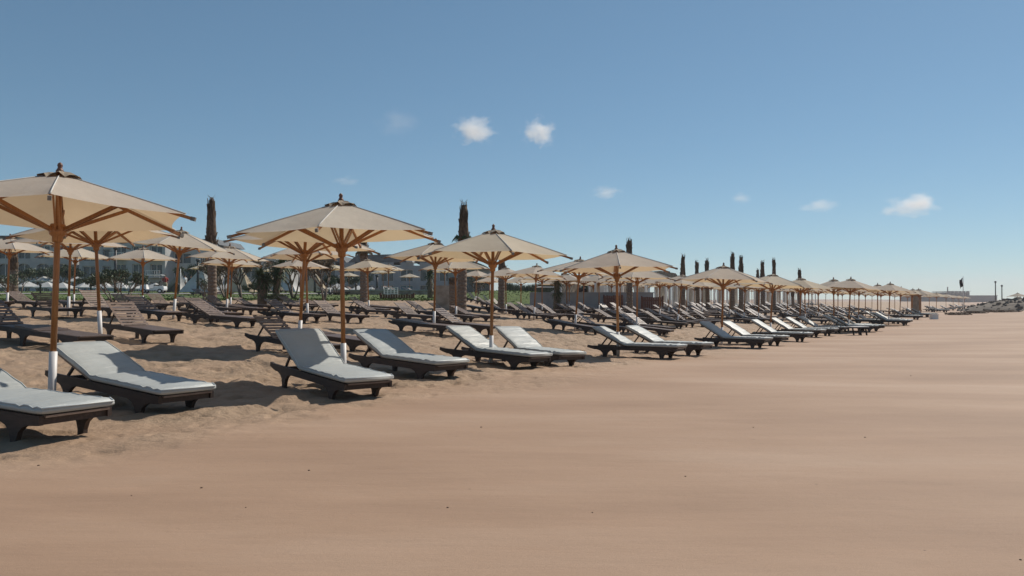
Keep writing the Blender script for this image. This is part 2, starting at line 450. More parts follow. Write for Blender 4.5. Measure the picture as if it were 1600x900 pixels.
# ------------------------------------------------------------------ parasol
def make_umbrella(lod):
    t = empty('beach_parasol')
    RR = 1.45; zt, za = 2.10, 2.53; rc = 0.10
    n = 10 if lod == 0 else (6 if lod == 1 else 3)
    mm = 12 if lod == 0 else (6 if lod == 1 else 4)
    b = MB()
    for k in range(6):
        a0 = k * math.pi / 3
        vs = []
        for i in range(n + 1):
            for j in range(mm + 1):
                tt = j / mm
                # straight chord between the two rib tips, cut in a hollow curve
                th = a0 + tt * math.pi / 3
                f = i / n
                chord = math.cos(math.pi / 6) / math.cos(th - a0 - math.pi / 6)
                hollow = 1 - 0.075 * (math.sin(math.pi * tt) ** 0.55 if 0 < tt < 1 else 0)
                rad = rc + (RR * chord * (hollow ** (f ** 3)) - rc * chord) * f
                zf = za + (zt - za) * f * (1.0 - 0.02 * math.sin(math.pi * f))
                sag = 0.045 * math.sin(math.pi * tt) * math.sin(math.pi * min(1, f * 0.8)) * f
                # panels are flat: height along a panel follows the projected distance
                zz = zf - sag + (0.012 * math.sin(math.pi * tt) if f > 0.99 else 0)
                vs.append((rad * math.cos(th), rad * math.sin(th), zz))
        fs = []
        for i in range(n):
            for j in range(mm):
                q = i * (mm + 1) + j
                fs.append((q, q + mm + 1, q + mm + 2, q + 1))
        b.add(vs, fs, True)
    can = b.build('canopy', M['canopy'], t)
    b = MB()
    nn = 24 if lod < 2 else 8
    vs = [(0, 0, za + 0.055)]; fs = []
    for i, (r_, z_) in enumerate(((0.06, 0.045), (0.145, 0.022), (0.225, -0.012))):
        for k in range(nn):
            a = 2 * math.pi * k / nn
            w = (i / 2) * 0.022 * math.sin(k * 2.4 + i) + (i / 2) * 0.018 * math.sin(k * 5.1) + 0.012 * math.sin(k * 0.52 + 1)
            vs.append((r_ * (1 + 0.1 * math.sin(k * 1.7)) * math.cos(a), r_ * (1 + 0.1 * math.sin(k * 2.3)) * math.sin(a), za + z_ + w))
    for k in range(nn):
        fs.append((0, 1 + k, 1 + (k + 1) % nn))
        for i in range(2):
            o = 1 + i * nn
            fs.append((o + k, o + nn + k, o + nn + (k + 1) % nn, o + (k + 1) % nn))
    b.add(vs, fs, False)
    vt = b.build('vent', M['vent'], can)
    if lod == 0:
        b = MB()
        for k in range(6):
            a = k * math.pi / 3
            pts = [((rc + (RR - rc) * f) * math.cos(a), (rc + (RR - rc) * f) * math.sin(a), za + (zt - za) * f * (1.0 - 0.02 * math.sin(math.pi * f)) + 0.006) for f in np.linspace(0, 1, 9)]
            b.tube(pts, 0.007, 5)
        b.build('seam', M['seam'], can)
    ns = 12 if lod < 2 else 6
    MB().tube([(0, 0, 0.55), (0, 0, 1.4), (0, 0, za + 0.06)], 0.032, ns).build('pole', M['pole'], t)
    MB().tube([(0, 0, -0.35), (0, 0, 0.60)], 0.041, ns).build('pole_sleeve', M['sleeve'], t)
    MB().lathe([(0.0, 0.0), (0.035, 0.0), (0.045, 0.02), (0.03, 0.045), (0.022, 0.065), (0.03, 0.085), (0.022, 0.11), (0.0, 0.125)], 10 if lod < 2 else 6, (0, 0, za + 0.04)).build('finial', M['finial'], t)
    if lod < 2:
        MB().lathe([(0.0, 1.80), (0.048, 1.80), (0.055, 1.82), (0.055, 1.86), (0.082, 1.885), (0.088, 1.915), (0.082, 1.955), (0.088, 1.965), (0.072, 2.0), (0.0, 2.005)], 12).build('hub', M['pole'], t)
        for k in range(6):
            a = k * math.pi / 3
            c, s_ = math.cos(a), math.sin(a)
            rb = MB().bar((0.05 * c, 0.05 * s_, za - 0.035), (RR * 1.04 * c, RR * 1.04 * s_, zt - 0.047), 0.026, 0.036).build('rib', M['pole'], t)
            if lod == 0:
                MB().bar((RR * 1.041 * c, RR * 1.041 * s_, zt - 0.048), (RR * 1.075 * c, RR * 1.075 * s_, zt - 0.06), 0.034, 0.044).build('end_cap', M['endcap'], rb)
            bb = MB()
            for off in (-0.019, 0.019):
                ox, oy = -s_ * off, c * off
                bb.bar((0.06 * c + ox, 0.06 * s_ + oy, 1.93), (0.80 * c + ox, 0.80 * s_ + oy, 2.262), 0.016, 0.036)
            bb.build('strut', M['pole'], t)
    else:
        b = MB()
        for k in range(6):
            a = k * math.pi / 3
            c, s_ = math.cos(a), math.sin(a)
            b.bar((0.05 * c, 0.05 * s_, za - 0.035), (RR * 1.06 * c, RR * 1.06 * s_, zt - 0.05), 0.03, 0.036)
            b.bar((0.05 * c, 0.05 * s_, 1.93), (0.80 * c, 0.80 * s_, 2.262), 0.04, 0.036)
        b.build('ribs', M['pole'], t)
    return t

# ------------------------------------------------------------------ lounger
HINGE = -0.20
def back_frame(ang):
    ca, sa = math.cos(ang), math.sin(ang)
    return lambda d, z: (HINGE - d * ca - z * sa * 1.0, 0.265 + d * sa - z * ca * 0 + z * ca)
def make_lounger(ang_deg, lod, cushion, foot_drop=0.0):
    t = empty('sun_lounger')
    ang = R(ang_deg)
    P = back_frame(ang)
    W = 0.30
    b = MB()
    for s in (-1, 1):
        y0 = s * W; y1 = s * (W - 0.035)
        y0, y1 = min(y0, y1), max(y0, y1)
        poly = [(1.0, 0.20), (1.0, 0.272), (-0.98, 0.272), (-1.08, 0.285), (-1.09, 0.235), (-1.0, 0.21), (-0.9, 0.19), (0.9, 0.19)]
        b.prism(poly, y0, y1)
    for x in (-0.78, -0.22, 0.35, 0.955):
        b.bx(x - 0.025, x + 0.025, -W + 0.036, W - 0.036, 0.20, 0.25)
    fr = b.build('frame', M['teak'], t)
    def legpoly(x, flip):
        pts = [(-0.19, 0.1895), (-0.11, 0.165), (-0.06, 0.12), (-0.040, 0.06), (-0.034, -0.10), (0.034, -0.10), (0.04, 0.06), (0.068, 0.125), (0.12, 0.167), (0.19, 0.1895)]
        return [(x + (px_ if flip > 0 else -px_), pz) for px_, pz in pts]
    if lod < 2:
        for x in (-0.66, 0.66):
            for s in (-1, 1):
                y0 = s * (W - 0.004); y1 = s * (W - 0.044)
                MB().prism(legpoly(x, 1), min(y0, y1), max(y0, y1)).build('leg', M['teak'], t)
    else:
        b = MB()
        for x in (-0.66, 0.66):
            for s in (-1, 1):
                b.bx(x - 0.06, x + 0.06, s * (W - 0.02) - 0.02, s * (W - 0.02) + 0.02, -0.08, 0.189)
        b.build('legs', M['teak'], t)
    # seat slats
    b = MB()
    if lod < 2:
        x = HINGE + 0.03
        while x < 0.99:
            b.bx(x, x + 0.052, -W + 0.0365, W - 0.0365, 0.258, 0.276)
            x += 0.0635
    else:
        b.bx(HINGE, 0.99, -W + 0.0365, W - 0.0365, 0.258, 0.276)
    b.build('seat', M['slat'], t)
    # backrest: two stiles and cross slats
    b = MB()
    L = 0.80
    def bk(d0, d1, y0, y1, z0, z1):
        vs = []
        for d in (d0, d1):
            for y in (y0, y1):
                for z in (z0, z1):
                    x_, z_ = P(d, z)
                    vs.append((x_, y, z_))
        b.add(vs, [(0, 1, 3, 2), (4, 6, 7, 5), (0, 4, 5, 1), (2, 3, 7, 6), (0, 2, 6, 4), (1, 5, 7, 3)])
    for s in (-1, 1):
        ya, yb = s * (W - 0.045), s * (W - 0.085)
        bk(0.0, L, min(ya, yb), max(ya, yb), -0.03, 0.008)
    if lod < 2:
        d = 0.02
        while d < L - 0.03:
            bk(d, d + 0.050, -W + 0.03, W - 0.03, 0.009, 0.019)
            d += 0.096
    else:
        bk(0.0, L, -W + 0.03, W - 0.03, 0.009, 0.025)
    b.build('backrest', M['slat'], t)
    if ang_deg > 8:
        b = MB()
        for s in (-1, 1):
            x_, z_ = P(0.50, -0.03)
            b.bar((x_, s * (W - 0.10), z_), (-0.84, s * (W - 0.10), 0.21), 0.022, 0.028)
        b.bar((-0.84, -W + 0.1, 0.21), (-0.84, W - 0.1, 0.21), 0.03, 0.03)
        b.build('prop', M['teak'], t)
    if cushion:
        # bent mattress with soft rounded edges
        T = 0.064; CW = W + 0.010
        path = []
        for i in range(11):
            d = (L + 0.03) * (1 - i / 10)
            x_, z_ = P(d, 0.027)
            nx, nz = math.sin(ang), math.cos(ang)
            if i == 10: continue
            path.append((x_, z_, nx * 1.0, nz))
        hn = (math.sin(ang / 2), math.cos(ang / 2))
        path.append((HINGE - 0.0, 0.278 + 0.01, hn[0], hn[1]))
        for i in range(1, 23):
            f = i / 22
            x_ = HINGE + (1.03 - HINGE) * f
            dz = -foot_drop * max(0, f - 0.55) ** 2 / 0.2 if foot_drop else 0
            path.append((x_, 0.278 + dz, 0, 1))
        nsec = 20
        sec = []
        for k in range(nsec):
            a = 2 * math.pi * k / nsec
            ca, sa = math.cos(a), math.sin(a)
            e = 0.22
            yy = CW * (abs(ca) ** e) * (1 if ca > 0 else -1)
            zz = 0.5 + 0.5 * (abs(sa) ** 0.55) * (1 if sa > 0 else -1)
            sec.append((yy, zz))
        vs = []; fs = []
        rnd = random.Random(int(ang_deg * 10)); seed_ = ang_deg * 1.3
        for i, (x_, z_, nx, nz) in enumerate(path):
            endf = min(i, len(path) - 1 - i)
            sc_ = {0: 0.72, 1: 0.96}.get(endf, 1.0)
            pinch = 0.72 if i == 10 else (0.93 if i in (9, 11) else 1.0)
            wr = (0.006 * math.sin(i * 1.9 + seed_) + 0.004 * math.sin(i * 3.7)) + (0.016 * math.sin(i * 2.6 + seed_) if i > 26 else 0)
            for yy, zz in sec:
                puff = 1 + 0.10 * (1 - (yy / CW) ** 2) + rnd.uniform(-0.03, 0.03)
                h = T * (0.5 + (zz - 0.5) * sc_) * (puff if zz > 0.5 else 1) * (pinch if zz > 0.5 else 1) + (wr * (0.4 + 0.6 * math.sin(yy * 9 + i * .8)) if zz > 0.6 else 0)
                wy = yy * (1 - 0.02 * (1 - sc_) * 3)
                vs.append((x_ + nx * h * -1, wy, z_ + nz * h) if False else (x_ + nx * h, wy, z_ + nz * h))
        npth = len(path)
        for i in range(npth - 1):
            for k in range(nsec):
                k2 = (k + 1) % nsec
                fs.append((i * nsec + k, (i + 1) * nsec + k, (i + 1) * nsec + k2, i * nsec + k2))
        fs.append(tuple(range(nsec))); fs.append(tuple(reversed(range((npth - 1) * nsec, npth * nsec))))
        b = MB().add(vs, fs, True)
        mt = b.build('mattress', M['cushion'], t)
        pp = []
        kL = [k for k in range(nsec)]
        def edge(ksel):
            return [vs[i * nsec + ksel] for i in range(npth)]
        b = MB()
        kr = min(range(nsec // 2), key=lambda k: abs(sec[k][1] - 0.9) + (0 if sec[k][0] > 0 else 9))
        kl = min(range(nsec // 2 + 1), key=lambda k: abs(sec[k][1] - 0.9) + (0 if sec[k][0] < 0 else 9))
        e1 = edge(kr); e2 = edge(kl)
        b.tube([Vector(p) + Vector((0, 0.004, 0.003)) for p in e1], 0.006, 5)
        b.tube([Vector(p) + Vector((0, -0.004, 0.003)) for p in e2], 0.006, 5)
        b.tube([Vector(e1[-1]) + Vector((.004, 0.004, 0.003)), Vector(e2[-1]) + Vector((.004, -0.004, 0.003))], 0.006, 5)
        b.build('piping', M['piping'], mt)
    for ch in list(t.children): ch.location = (0, 0, 0)
    return t

# ------------------------------------------------------------------ front row by hand: (back top X, Y) -> (foot X, Y)
ORD = ['first', 'second', 'third', 'fourth', 'fifth', 'sixth', 'seventh', 'eighth', 'ninth', 'tenth', 'eleventh', 'twelfth', 'thirteenth', 'fourteenth', 'fifteenth', 'sixteenth', 'seventeenth', 'eighteenth', 'nineteenth', 'twentieth']
def place_lounger(o, X, Y, heading, pitch=0.0, sink=0.01, roll=0.0):
    """heading: direction the foot points, radians from +X"""
    dx, dy = math.cos(heading), math.sin(heading)
    zh = gz(X - dx * 0.66, Y - dy * 0.66); zf = gz(X + dx * 0.66, Y + dy * 0.66)
    z = (zh + zf) / 2 - sink
    p = math.atan2(zh - zf, 1.32) + pitch
    rollg = math.atan2(gz(X - dy * 0.3, Y + dx * 0.3) - gz(X + dy * 0.3, Y - dx * 0.3), 0.6)
    o.rotation_mode = 'XYZ'
    o.location = (X, Y, z)
    o.rotation_euler = (Euler((rollg + roll, p, 0)).to_matrix().to_4x4()).to_euler()
    m = Matrix.Rotation(heading, 4, 'Z') @ Matrix.Rotation(p, 4, 'Y') @ Matrix.Rotation(rollg + roll, 4, 'X')
    o.rotation_euler = m.to_euler()
    o.scale = (1.05, 1.06, 1.07)

protoC = {}
def cushion_lounger(ang, lod=0):
    k = (ang, lod)
    if k not in protoC: protoC[k] = make_lounger(ang, lod, True)
    return copy_tree(protoC[k])
protoS = {}
def slat_lounger(ang, lod=0):
    k = (ang, lod)
    if k not in protoS: protoS[k] = make_lounger(ang, lod, False)
    return copy_tree(protoS[k])

FRONT = [
    # head top x,y      foot x,y        back angle, pitch, label
    (-5.45, 7.40, -3.70, 6.50, 17, 0.02, 'grey cushioned lounger cut off by the left edge of the photo, nearest of all'),
    (-5.10, 9.05, -3.36, 7.95, 17, 0.035, 'grey cushioned lounger right of the nearest parasol pole, wrinkled at its foot end'),
    (-2.98, 10.65, -1.71, 9.10, 27, 0.05, 'grey cushioned lounger left of the second big parasol pole, half its back shaded'),
    (-2.28, 12.6, -0.95, 11.3, 22, 0.02, 'grey cushioned lounger right of the second big parasol pole'),
    (-1.08, 14.9, 0.48, 13.6, 24, 0.03, 'grey cushioned lounger left of the third big parasol pole, its back mostly shaded'),
    (-0.10, 15.9, 1.10, 14.3, 25, 0.03, 'bright sunlit cushioned lounger right of the third big parasol pole'),
    (2.12, 18.4, 3.78, 17.4, 25, 0.0, 'cushioned lounger left of the fourth front parasol pole, standing clear on its bracket legs'),
    (3.10, 19.8, 4.70, 18.6, 25, 0.0, 'cushioned lounger right of the fourth front parasol pole'),
    (6.00, 23.9, 7.50, 22.7, 30, 0.0, 'cushioned lounger left of the fifth front parasol pole'),
    (7.20, 25.9, 8.70, 24.6, 30, 0.0, 'cushioned lounger right of the fifth front parasol pole'),
    (9.00, 28.6, 10.6, 27.4, 30, 0.0, 'cushioned lounger left of the sixth front parasol pole'),
    (10.9, 32.0, 12.4, 30.8, 30, 0.0, 'cushioned lounger right of the sixth front parasol pole'),
    (12.0, 33.5, 13.6, 32.3, 30, 0.0, 'cushioned lounger left of the seventh front parasol pole'),
    (13.5, 36.0, 15.1, 34.8, 30, 0.0, 'cushioned lounger right of the seventh front parasol pole'),
]
occupied = []
for hx, hy, fx, fy, ang, pit, lab in FRONT:
    d = Vector((fx - hx, fy - hy)); h = math.atan2(d.y, d.x); d.normalize()
    cx_, cy_ = (hx + fx) / 2 - d.x * 0.03, (hy + fy) / 2 - d.y * 0.03
    o = cushion_lounger(ang, 0)
    place_lounger(o, cx_, cy_, h, pit, 0.03)
    tag(o, lab, 'sun lounger', 'cushioned loungers along the front row')
    occupied.append((cx_, cy_))

# ------------------------------------------------------------------ parasols: pole top and foot as seen
UMB_FRONT = [  # x top, y top, x foot, turn, label
    (92, 250, 82, -3, 'large cream parasol nearest the camera at the left edge, seen from below'),
    (532, 302, 538, -11, 'large cream parasol between the first and second front lounger pairs'),
    (771, 350, 767, 13, 'cream parasol in the middle of the photo beside the bright white lounger'),
    (963, 382, 966, 3, 'cream parasol fourth along the front row, palm stub poking up behind its right slope'),
    (1131, 410, 1127, -20, 'yellowish cream parasol fifth along the front row'),
    (1209, 424, 1203, -12, 'cream parasol sixth along the front row, palm stub right behind its tip'),
    (1252, 431, 1249, 20, 'cream parasol seventh along the front row, pointed palm stub behind its tip'),
    (1303, 433, 1303, 8, 'cream parasol eighth along the front row'),
    (1329, 432, 1325, 25, 'cream parasol ninth along the front row, touching the eighth'),
    (1343, 441, 1341, -8, 'cream parasol tenth along the front row, under the edge of the ninth'),
    (1372, 442, 1371, 5, 'cream parasol eleventh along the front row'),
    (1391, 440, 1388, 12, 'cream parasol twelfth along the front row'),
    (1408, 447, 1405, 0, 'cream parasol thirteenth along the front row'),
    (1426, 450, 1425, 10, 'small distant cream parasol fourteenth along the front row'),
    (1436, 450, 1437, 28, 'small distant cream parasol fifteenth along the front row'),
]
FARF = [(1452, 457), (1463, 456), (1478, 458), (1489, 460), (1498, 461), (1507, 462)]
UMB_REST = [
    (146, 320, 158, 32), (479, 337, 467, -22), (681, 372, 678, -16), (907, 401, 898, 24), (996, 411, 995, -8), (1067, 426, 1058, 0),
    (1164, 435, 1162, 9), (1187, 436, 1185, 26), (283, 354, 271, 38), (15, 365, 11, 6), (110, 350, 107, 30), (118, 380, 115, 8), (223, 383, 223, 2),
    (359, 380, 354, 34), (363, 394, 360, 0), (477, 372, 481, 18), (470, 399, 469, 42), (573, 401, 577, 8), (516, 409, 516, 22), (607, 411, 607, 12),
    (598, 418, 599, 40), (711, 397, 713, -10), (695, 415, 695, 4), (790, 415, 791, 20), (839, 411, 834, -6), (847, 421, 847, 14), (814, 428, 814, 0),
    (745, 420, 743, 10), (885, 425, 886, 33), (890, 431, 889, 3), (912, 426, 912, 17), (936, 425, 936, 0), (969, 424, 969, 28), (956, 432, 956, 9), (1031, 428, 1031, 20),
    (1045, 431, 1045, 44), (1073, 433, 1073, 0), (927, 434, 927, 12), (1097, 435, 1097, 8), (1111, 438, 1111, 30), (1140, 436, 1140, 4),
    (1231, 441, 1230, 0), (1257, 440, 1258, 22), (1263, 446, 1263, 8), (1279, 443, 1279, 37), (1309, 446, 1309, 3), (1316, 449, 1316, 18), (1352, 450, 1352, 0),
    (1376, 449, 1376, 15), (1363, 453, 1362, 30), (1398, 454, 1398, 5), (1418, 456, 1418, 19), (1290, 451, 1290, 0), (1218, 446, 1218, 14), (1335, 453, 1335, 7),
    (545, 424, 545, 10), (640, 426, 640, 35), (765, 430, 765, 18), (868, 433, 868, 5), (985, 434, 985, 22), (325, 408, 325, 14), (430, 414, 430, 3),
    (1010, 438, 1010, 12), (1085, 441, 1085, 3), (1125, 443, 1125, 25), (1175, 446, 1175, 9), (1200, 448, 1200, 0), (1243, 450, 1243, 31), (1270, 453, 1270, 13),
]
protoU = {}
def parasol(lod):
    if lod not in protoU: protoU[lod] = make_umbrella(lod)
    return copy_tree(protoU[lod])
U = []
def put_umbrella(xt, yt, xb, turn):
    X, Y, z, s = solve_pole(xt, yt)
    lod = 0 if s > 34 else (1 if s > 15 else 2)
    o = parasol(lod)
    Xb = (xb - 800) / s
    zb = gz(Xb, Y)
    # turn: where the near rib points, measured from "towards the camera"
    a = math.atan2(-Y, -Xb) + R(turn)
    side = -0.05 if xb == 82 else random.uniform(-0.022, 0.022)
    Yt = Y - math.sin(side) * H_UMB
    Xt = (xt - 800) / FPX * Yt
    lean = math.atan2(Xt - Xb, H_UMB) + (random.uniform(-0.015, 0.015) if xb > 1130 else 0)
    m = Matrix.Rotation(lean, 4, 'Y') @ Matrix.Rotation(side, 4, 'X') @ Matrix.Rotation(a, 4, 'Z')
    o.location = (Xb, Y, zb - 0.02); o.rotation_euler = m.to_euler()
    q = random.uniform(0.975, 1.02); o.scale = (q * random.uniform(0.98, 1.02), q, 1.0)
    return o, Xb, Y, zb, s, lod
for i, (xt, yt, xb, turn, lab) in enumerate(UMB_FRONT):
    o, X, Y, z, s, lod = put_umbrella(xt, yt, xb, turn)
    tag(o, lab, 'parasol', 'parasols of the front row')
    U.append(dict(o=o, X=X, Y=Y, s=s, lod=lod, px=xb, front=i, row=0))
for i, (xt, yt) in enumerate(FARF):
    o, X, Y, z, s, lod = put_umbrella(xt, yt, xt, 15 * i)
    tag(o, 'tiny far parasol at the vanishing end of the front row, left of the flagpole', 'parasol', 'far parasols at the end of the front row')
    U.append(dict(o=o, X=X, Y=Y, s=s, lod=lod, px=xt, front=20 + i, row=0))
rest = []
for xt, yt, xb, turn in UMB_REST:
    o, X, Y, z, s, lod = put_umbrella(xt, yt, xb, turn)
    u_, v_ = uv(X, Y)
    rest.append(dict(o=o, X=X, Y=Y, s=s, lod=lod, px=xb, v=v_, front=None))
def depth_word(d):
    if d['v'] < 16.2: return 1
    if d['v'] < 21.5: return 2
    if d['v'] < 27: return 3
    return 4
BAND = ['', 'second row', 'third row', 'fourth row', 'rearmost rows']
for k in range(1, 5):
    L_ = sorted([d for d in rest if depth_word(d) == k], key=lambda d: d['px'])
    for i, d in enumerate(L_):
        d['row'] = k
        if d['px'] < 1215 and i < 20:
            d['name'] = f"{ORD[i]} from the left in the {BAND[k]}"
            tag(d['o'], f"cream parasol {d['name']}", 'parasol', 'parasols behind the front row')
        else:
            d['name'] = None
            tag(d['o'], 'small far parasol crowded behind the right end of the front row', 'parasol', 'crowded far parasols on the right')
U += rest

# ------------------------------------------------------------------ loungers under every other parasol
def slat_label(side, d, ang):
    if d['name']:
        return f"bare slatted lounger {side} of parasol {d['name']}"
    return 'bare slatted lounger far off in the crowded rows on the right'
HEAD0 = -R(31)
rr = random.Random(11)
for d in U:
    if d['front'] is not None and d['front'] < 7: continue
    front = d['front'] is not None
    lod = 0 if d['s'] > 30 else (1 if d['s'] > 17 else 2)
    for side in (-1, 1):
        h = HEAD0 + rr.uniform(-0.2, 0.2)
        along = side * (0.72 + rr.uniform(-0.08, 0.12))
        sea = 0.35 + rr.uniform(-0.2, 0.3)
        X = d['X'] + SR * along + CR * sea
        Y = d['Y'] + CR * along - SR * sea
        ang = rr.choice([3, 16, 20, 24, 24, 26, 28, 28, 32, 36]) if lod < 2 else rr.choice([24, 30])
        if d['px'] == 158 and side < 0: ang = 3; h = HEAD0; X += .35; Y -= .9
        if front:
            o = cushion_lounger(30, 1 if lod < 2 else 2)
            if d['front'] < 15:
                lb = f"grey cushioned lounger {'left' if side < 0 else 'right'} of the {ORD[d['front']]} front parasol pole"
            else: lb = 'tiny far cushioned lounger at the vanishing end of the front row'
            tag(o, lb, 'sun lounger', 'cushioned loungers along the front row' if d['front'] < 15 else 'far cushioned loungers')
        else:
            o = slat_lounger(ang, lod)
            tag(o, slat_label('left' if side < 0 else 'right', d, ang), 'sun lounger', 'bare slatted loungers behind the front row' if d['name'] else 'far slatted loungers on the right')
        place_lounger(o, X, Y, h, rr.uniform(-0.015, 0.02))
        occupied.append((X, Y))
# loose loungers between the rows: px of centre, depth, heading, back angle, label
EXTRA = [
    (25, 14.5, -26, 30, 'bare brown slatted lounger cut by the left edge of the photo, behind the nearest pair'),
]
for px_, Y, hd, ang, lab in EXTRA:
    X = (px_ - 800) / FPX * Y
    o = slat_lounger(ang, 0)
    place_lounger(o, X, Y, R(hd))
    tag(o, lab, 'sun lounger', 'bare slatted loungers behind the front row')
    occupied.append((X, Y))
for k in range(60):
    px_ = rr.uniform(200, 830); Y = rr.uniform(20, 41)
    X = (px_ - 800) / FPX * Y
    u_, v_ = uv(X, Y)
    if v_ < 15.5 or v_ > 33 or sum(1 for a, b in occupied if (X - a) ** 2 + (Y - b) ** 2 < 1.9 ** 2): continue
    if sum(1 for o_ in COL.objects if o_.get('group') == 'loose loungers in the middle rows') >= 6: break
    o = slat_lounger(rr.choice([20, 24, 28]), 0 if Y < 30 else 1)
    place_lounger(o, X, Y, HEAD0 + rr.uniform(-0.2, 0.2))
    tag(o, 'bare slatted lounger standing loose between the parasols of the middle rows', 'sun lounger', 'loose loungers in the middle rows')
    occupied.append((X, Y))
# filling the crowded field on the right: rows of loungers without a parasol of their own
def free(X, Y, r=1.15):
    return all((X - a) ** 2 + (Y - b) ** 2 > r * r for a, b in occupied)
cnt = 0
for v_ in (12.2, 15.0, 17.8, 20.6, 23.0):
    u_ = 34.0
    while u_ < 120:
        X, Y = xy(u_ + rr.uniform(-.3, .3), v_ + rr.uniform(-.3, .3))
        if free(X, Y, 1.3) and Y < 105 and cnt < 85:
            lod = 1 if Y < 50 else 2
            o = slat_lounger(rr.choice([24, 30]), lod)
            place_lounger(o, X, Y, HEAD0 + rr.uniform(-0.12, 0.12))
            tag(o, 'bare slatted lounger far off in the crowded rows on the right', 'sun lounger', 'far slatted loungers on the right')
            occupied.append((X, Y)); cnt += 1
        u_ += rr.uniform(1.7, 3.4) * (1 + (u_ - 34) / 60)
for pr in list(protoC.values()) + list(protoS.values()) + list(protoU.values()): drop(pr)

def PX(px, Y): return (px - 800) / FPX * Y
def TOPZ(y, Y): return EYE + (HOR - y) / FPX * Y      # height seen at photo row y from depth Y

# ------------------------------------------------------------------ lawn, path, mound
def sheet(name, x0f, x1f, ys, nx, lift, m, edge=0.0, nz=0.0):
    vs = []; fs = []
    for j, Y in enumerate(ys):
        for i in range(nx + 1):
            f = i / nx
            X = x0f(Y) + (x1f(Y) - x0f(Y)) * f
            yy = Y + (edge * float(fbm(np.array(X * 0.35), np.array(2.0), 3)) if j == 0 else 0)
            vs.append((X, yy, gz(X, yy) + lift + nz * float(fbm(np.array(X * 0.8), np.array(yy * 0.8), 3))))
    for j in range(len(ys) - 1):
        for i in range(nx):
            q = j * (nx + 1) + i
            fs.append((q, q + 1, q + nx + 2, q + nx + 1))
    o = MB().add(vs, fs, True).build(name, m)
    tag(o, kind='structure')
    return o
sheet('lawn', lambda Y: PX(-700, Y), lambda Y: PX(705, Y), list(np.linspace(46, 63.2, 12)), 160, 0.05, M['grass'], 2.5, 0.03)
sheet('lawn', lambda Y: PX(-700, Y), lambda Y: PX(735, Y), list(np.linspace(68, 118, 24)), 160, 0.05, M['grass'], 0.6, 0.05)
sheet('path', lambda Y: PX(-700, Y), lambda Y: PX(720, Y), list(np.linspace(63.4, 67.6, 4)), 160, 0.10, M['path'])
vs = [(0, 0, 0)]; fs = []
b = MB()
na, nr_ = 48, 10
cx0, cy0 = PX(790, 84), 84
for j in range(nr_ + 1):
    f = j / nr_
    for i in range(na):
        a = 2 * math.pi * i / na
        x_, y_ = cx0 + 13 * f * math.cos(a), cy0 + 9 * f * math.sin(a)
        vs.append((x_, y_, gz(cx0, cy0) * 0 + 0.55 + 1.7 * (1 - f * f) ** 1.3 + 0.12 * float(fbm(np.array(x_ * .5), np.array(y_ * .5), 3))))
vs[0] = (cx0, cy0, 2.25)
for i in range(na): fs.append((0, 1 + i, 1 + (i + 1) % na))
for j in range(nr_):
    for i in range(na):
        q = 1 + j * na
        fs.append((q + i, q + na + i, q + na + (i + 1) % na, q + (i + 1) % na))
tag(MB().add(vs, fs, True).build('grass_mound', M['grass']), kind='structure')

rnd = random.Random(12)
b = MB()
for i in range(9000):
    if i < 4200:
        a = rnd.uniform(0, 6.283); f = rnd.random() ** .5
        x_, y_ = cx0 + 12.6 * f * math.cos(a), cy0 + 8.7 * f * math.sin(a)
        if y_ > cy0 + 1: continue
        z_ = 0.55 + 1.7 * (1 - f * f) ** 1.3
        h_ = rnd.uniform(.04, .14)
    else:
        y_ = rnd.choice([rnd.uniform(45.5, 63), rnd.uniform(45, 48), rnd.uniform(68, 84)]); x_ = PX(rnd.uniform(-60, 700), y_)
        z_ = gz(x_, y_) + .04; h_ = rnd.uniform(.03, .10)
    w_ = rnd.uniform(.05, .16); a = rnd.uniform(0, 3.14); dx, dy = w_ * math.cos(a), w_ * math.sin(a)
    b.add([(x_ - dx, y_ - dy, z_ - .03), (x_ + dx, y_ + dy, z_ - .03), (x_ + rnd.uniform(-.05, .05), y_, z_ + h_)], [(0, 1, 2)])
tag(b.build('grass', M['grass']), 'rough grass tufts growing on the lawn and the green mound', 'grass', kind='stuff')

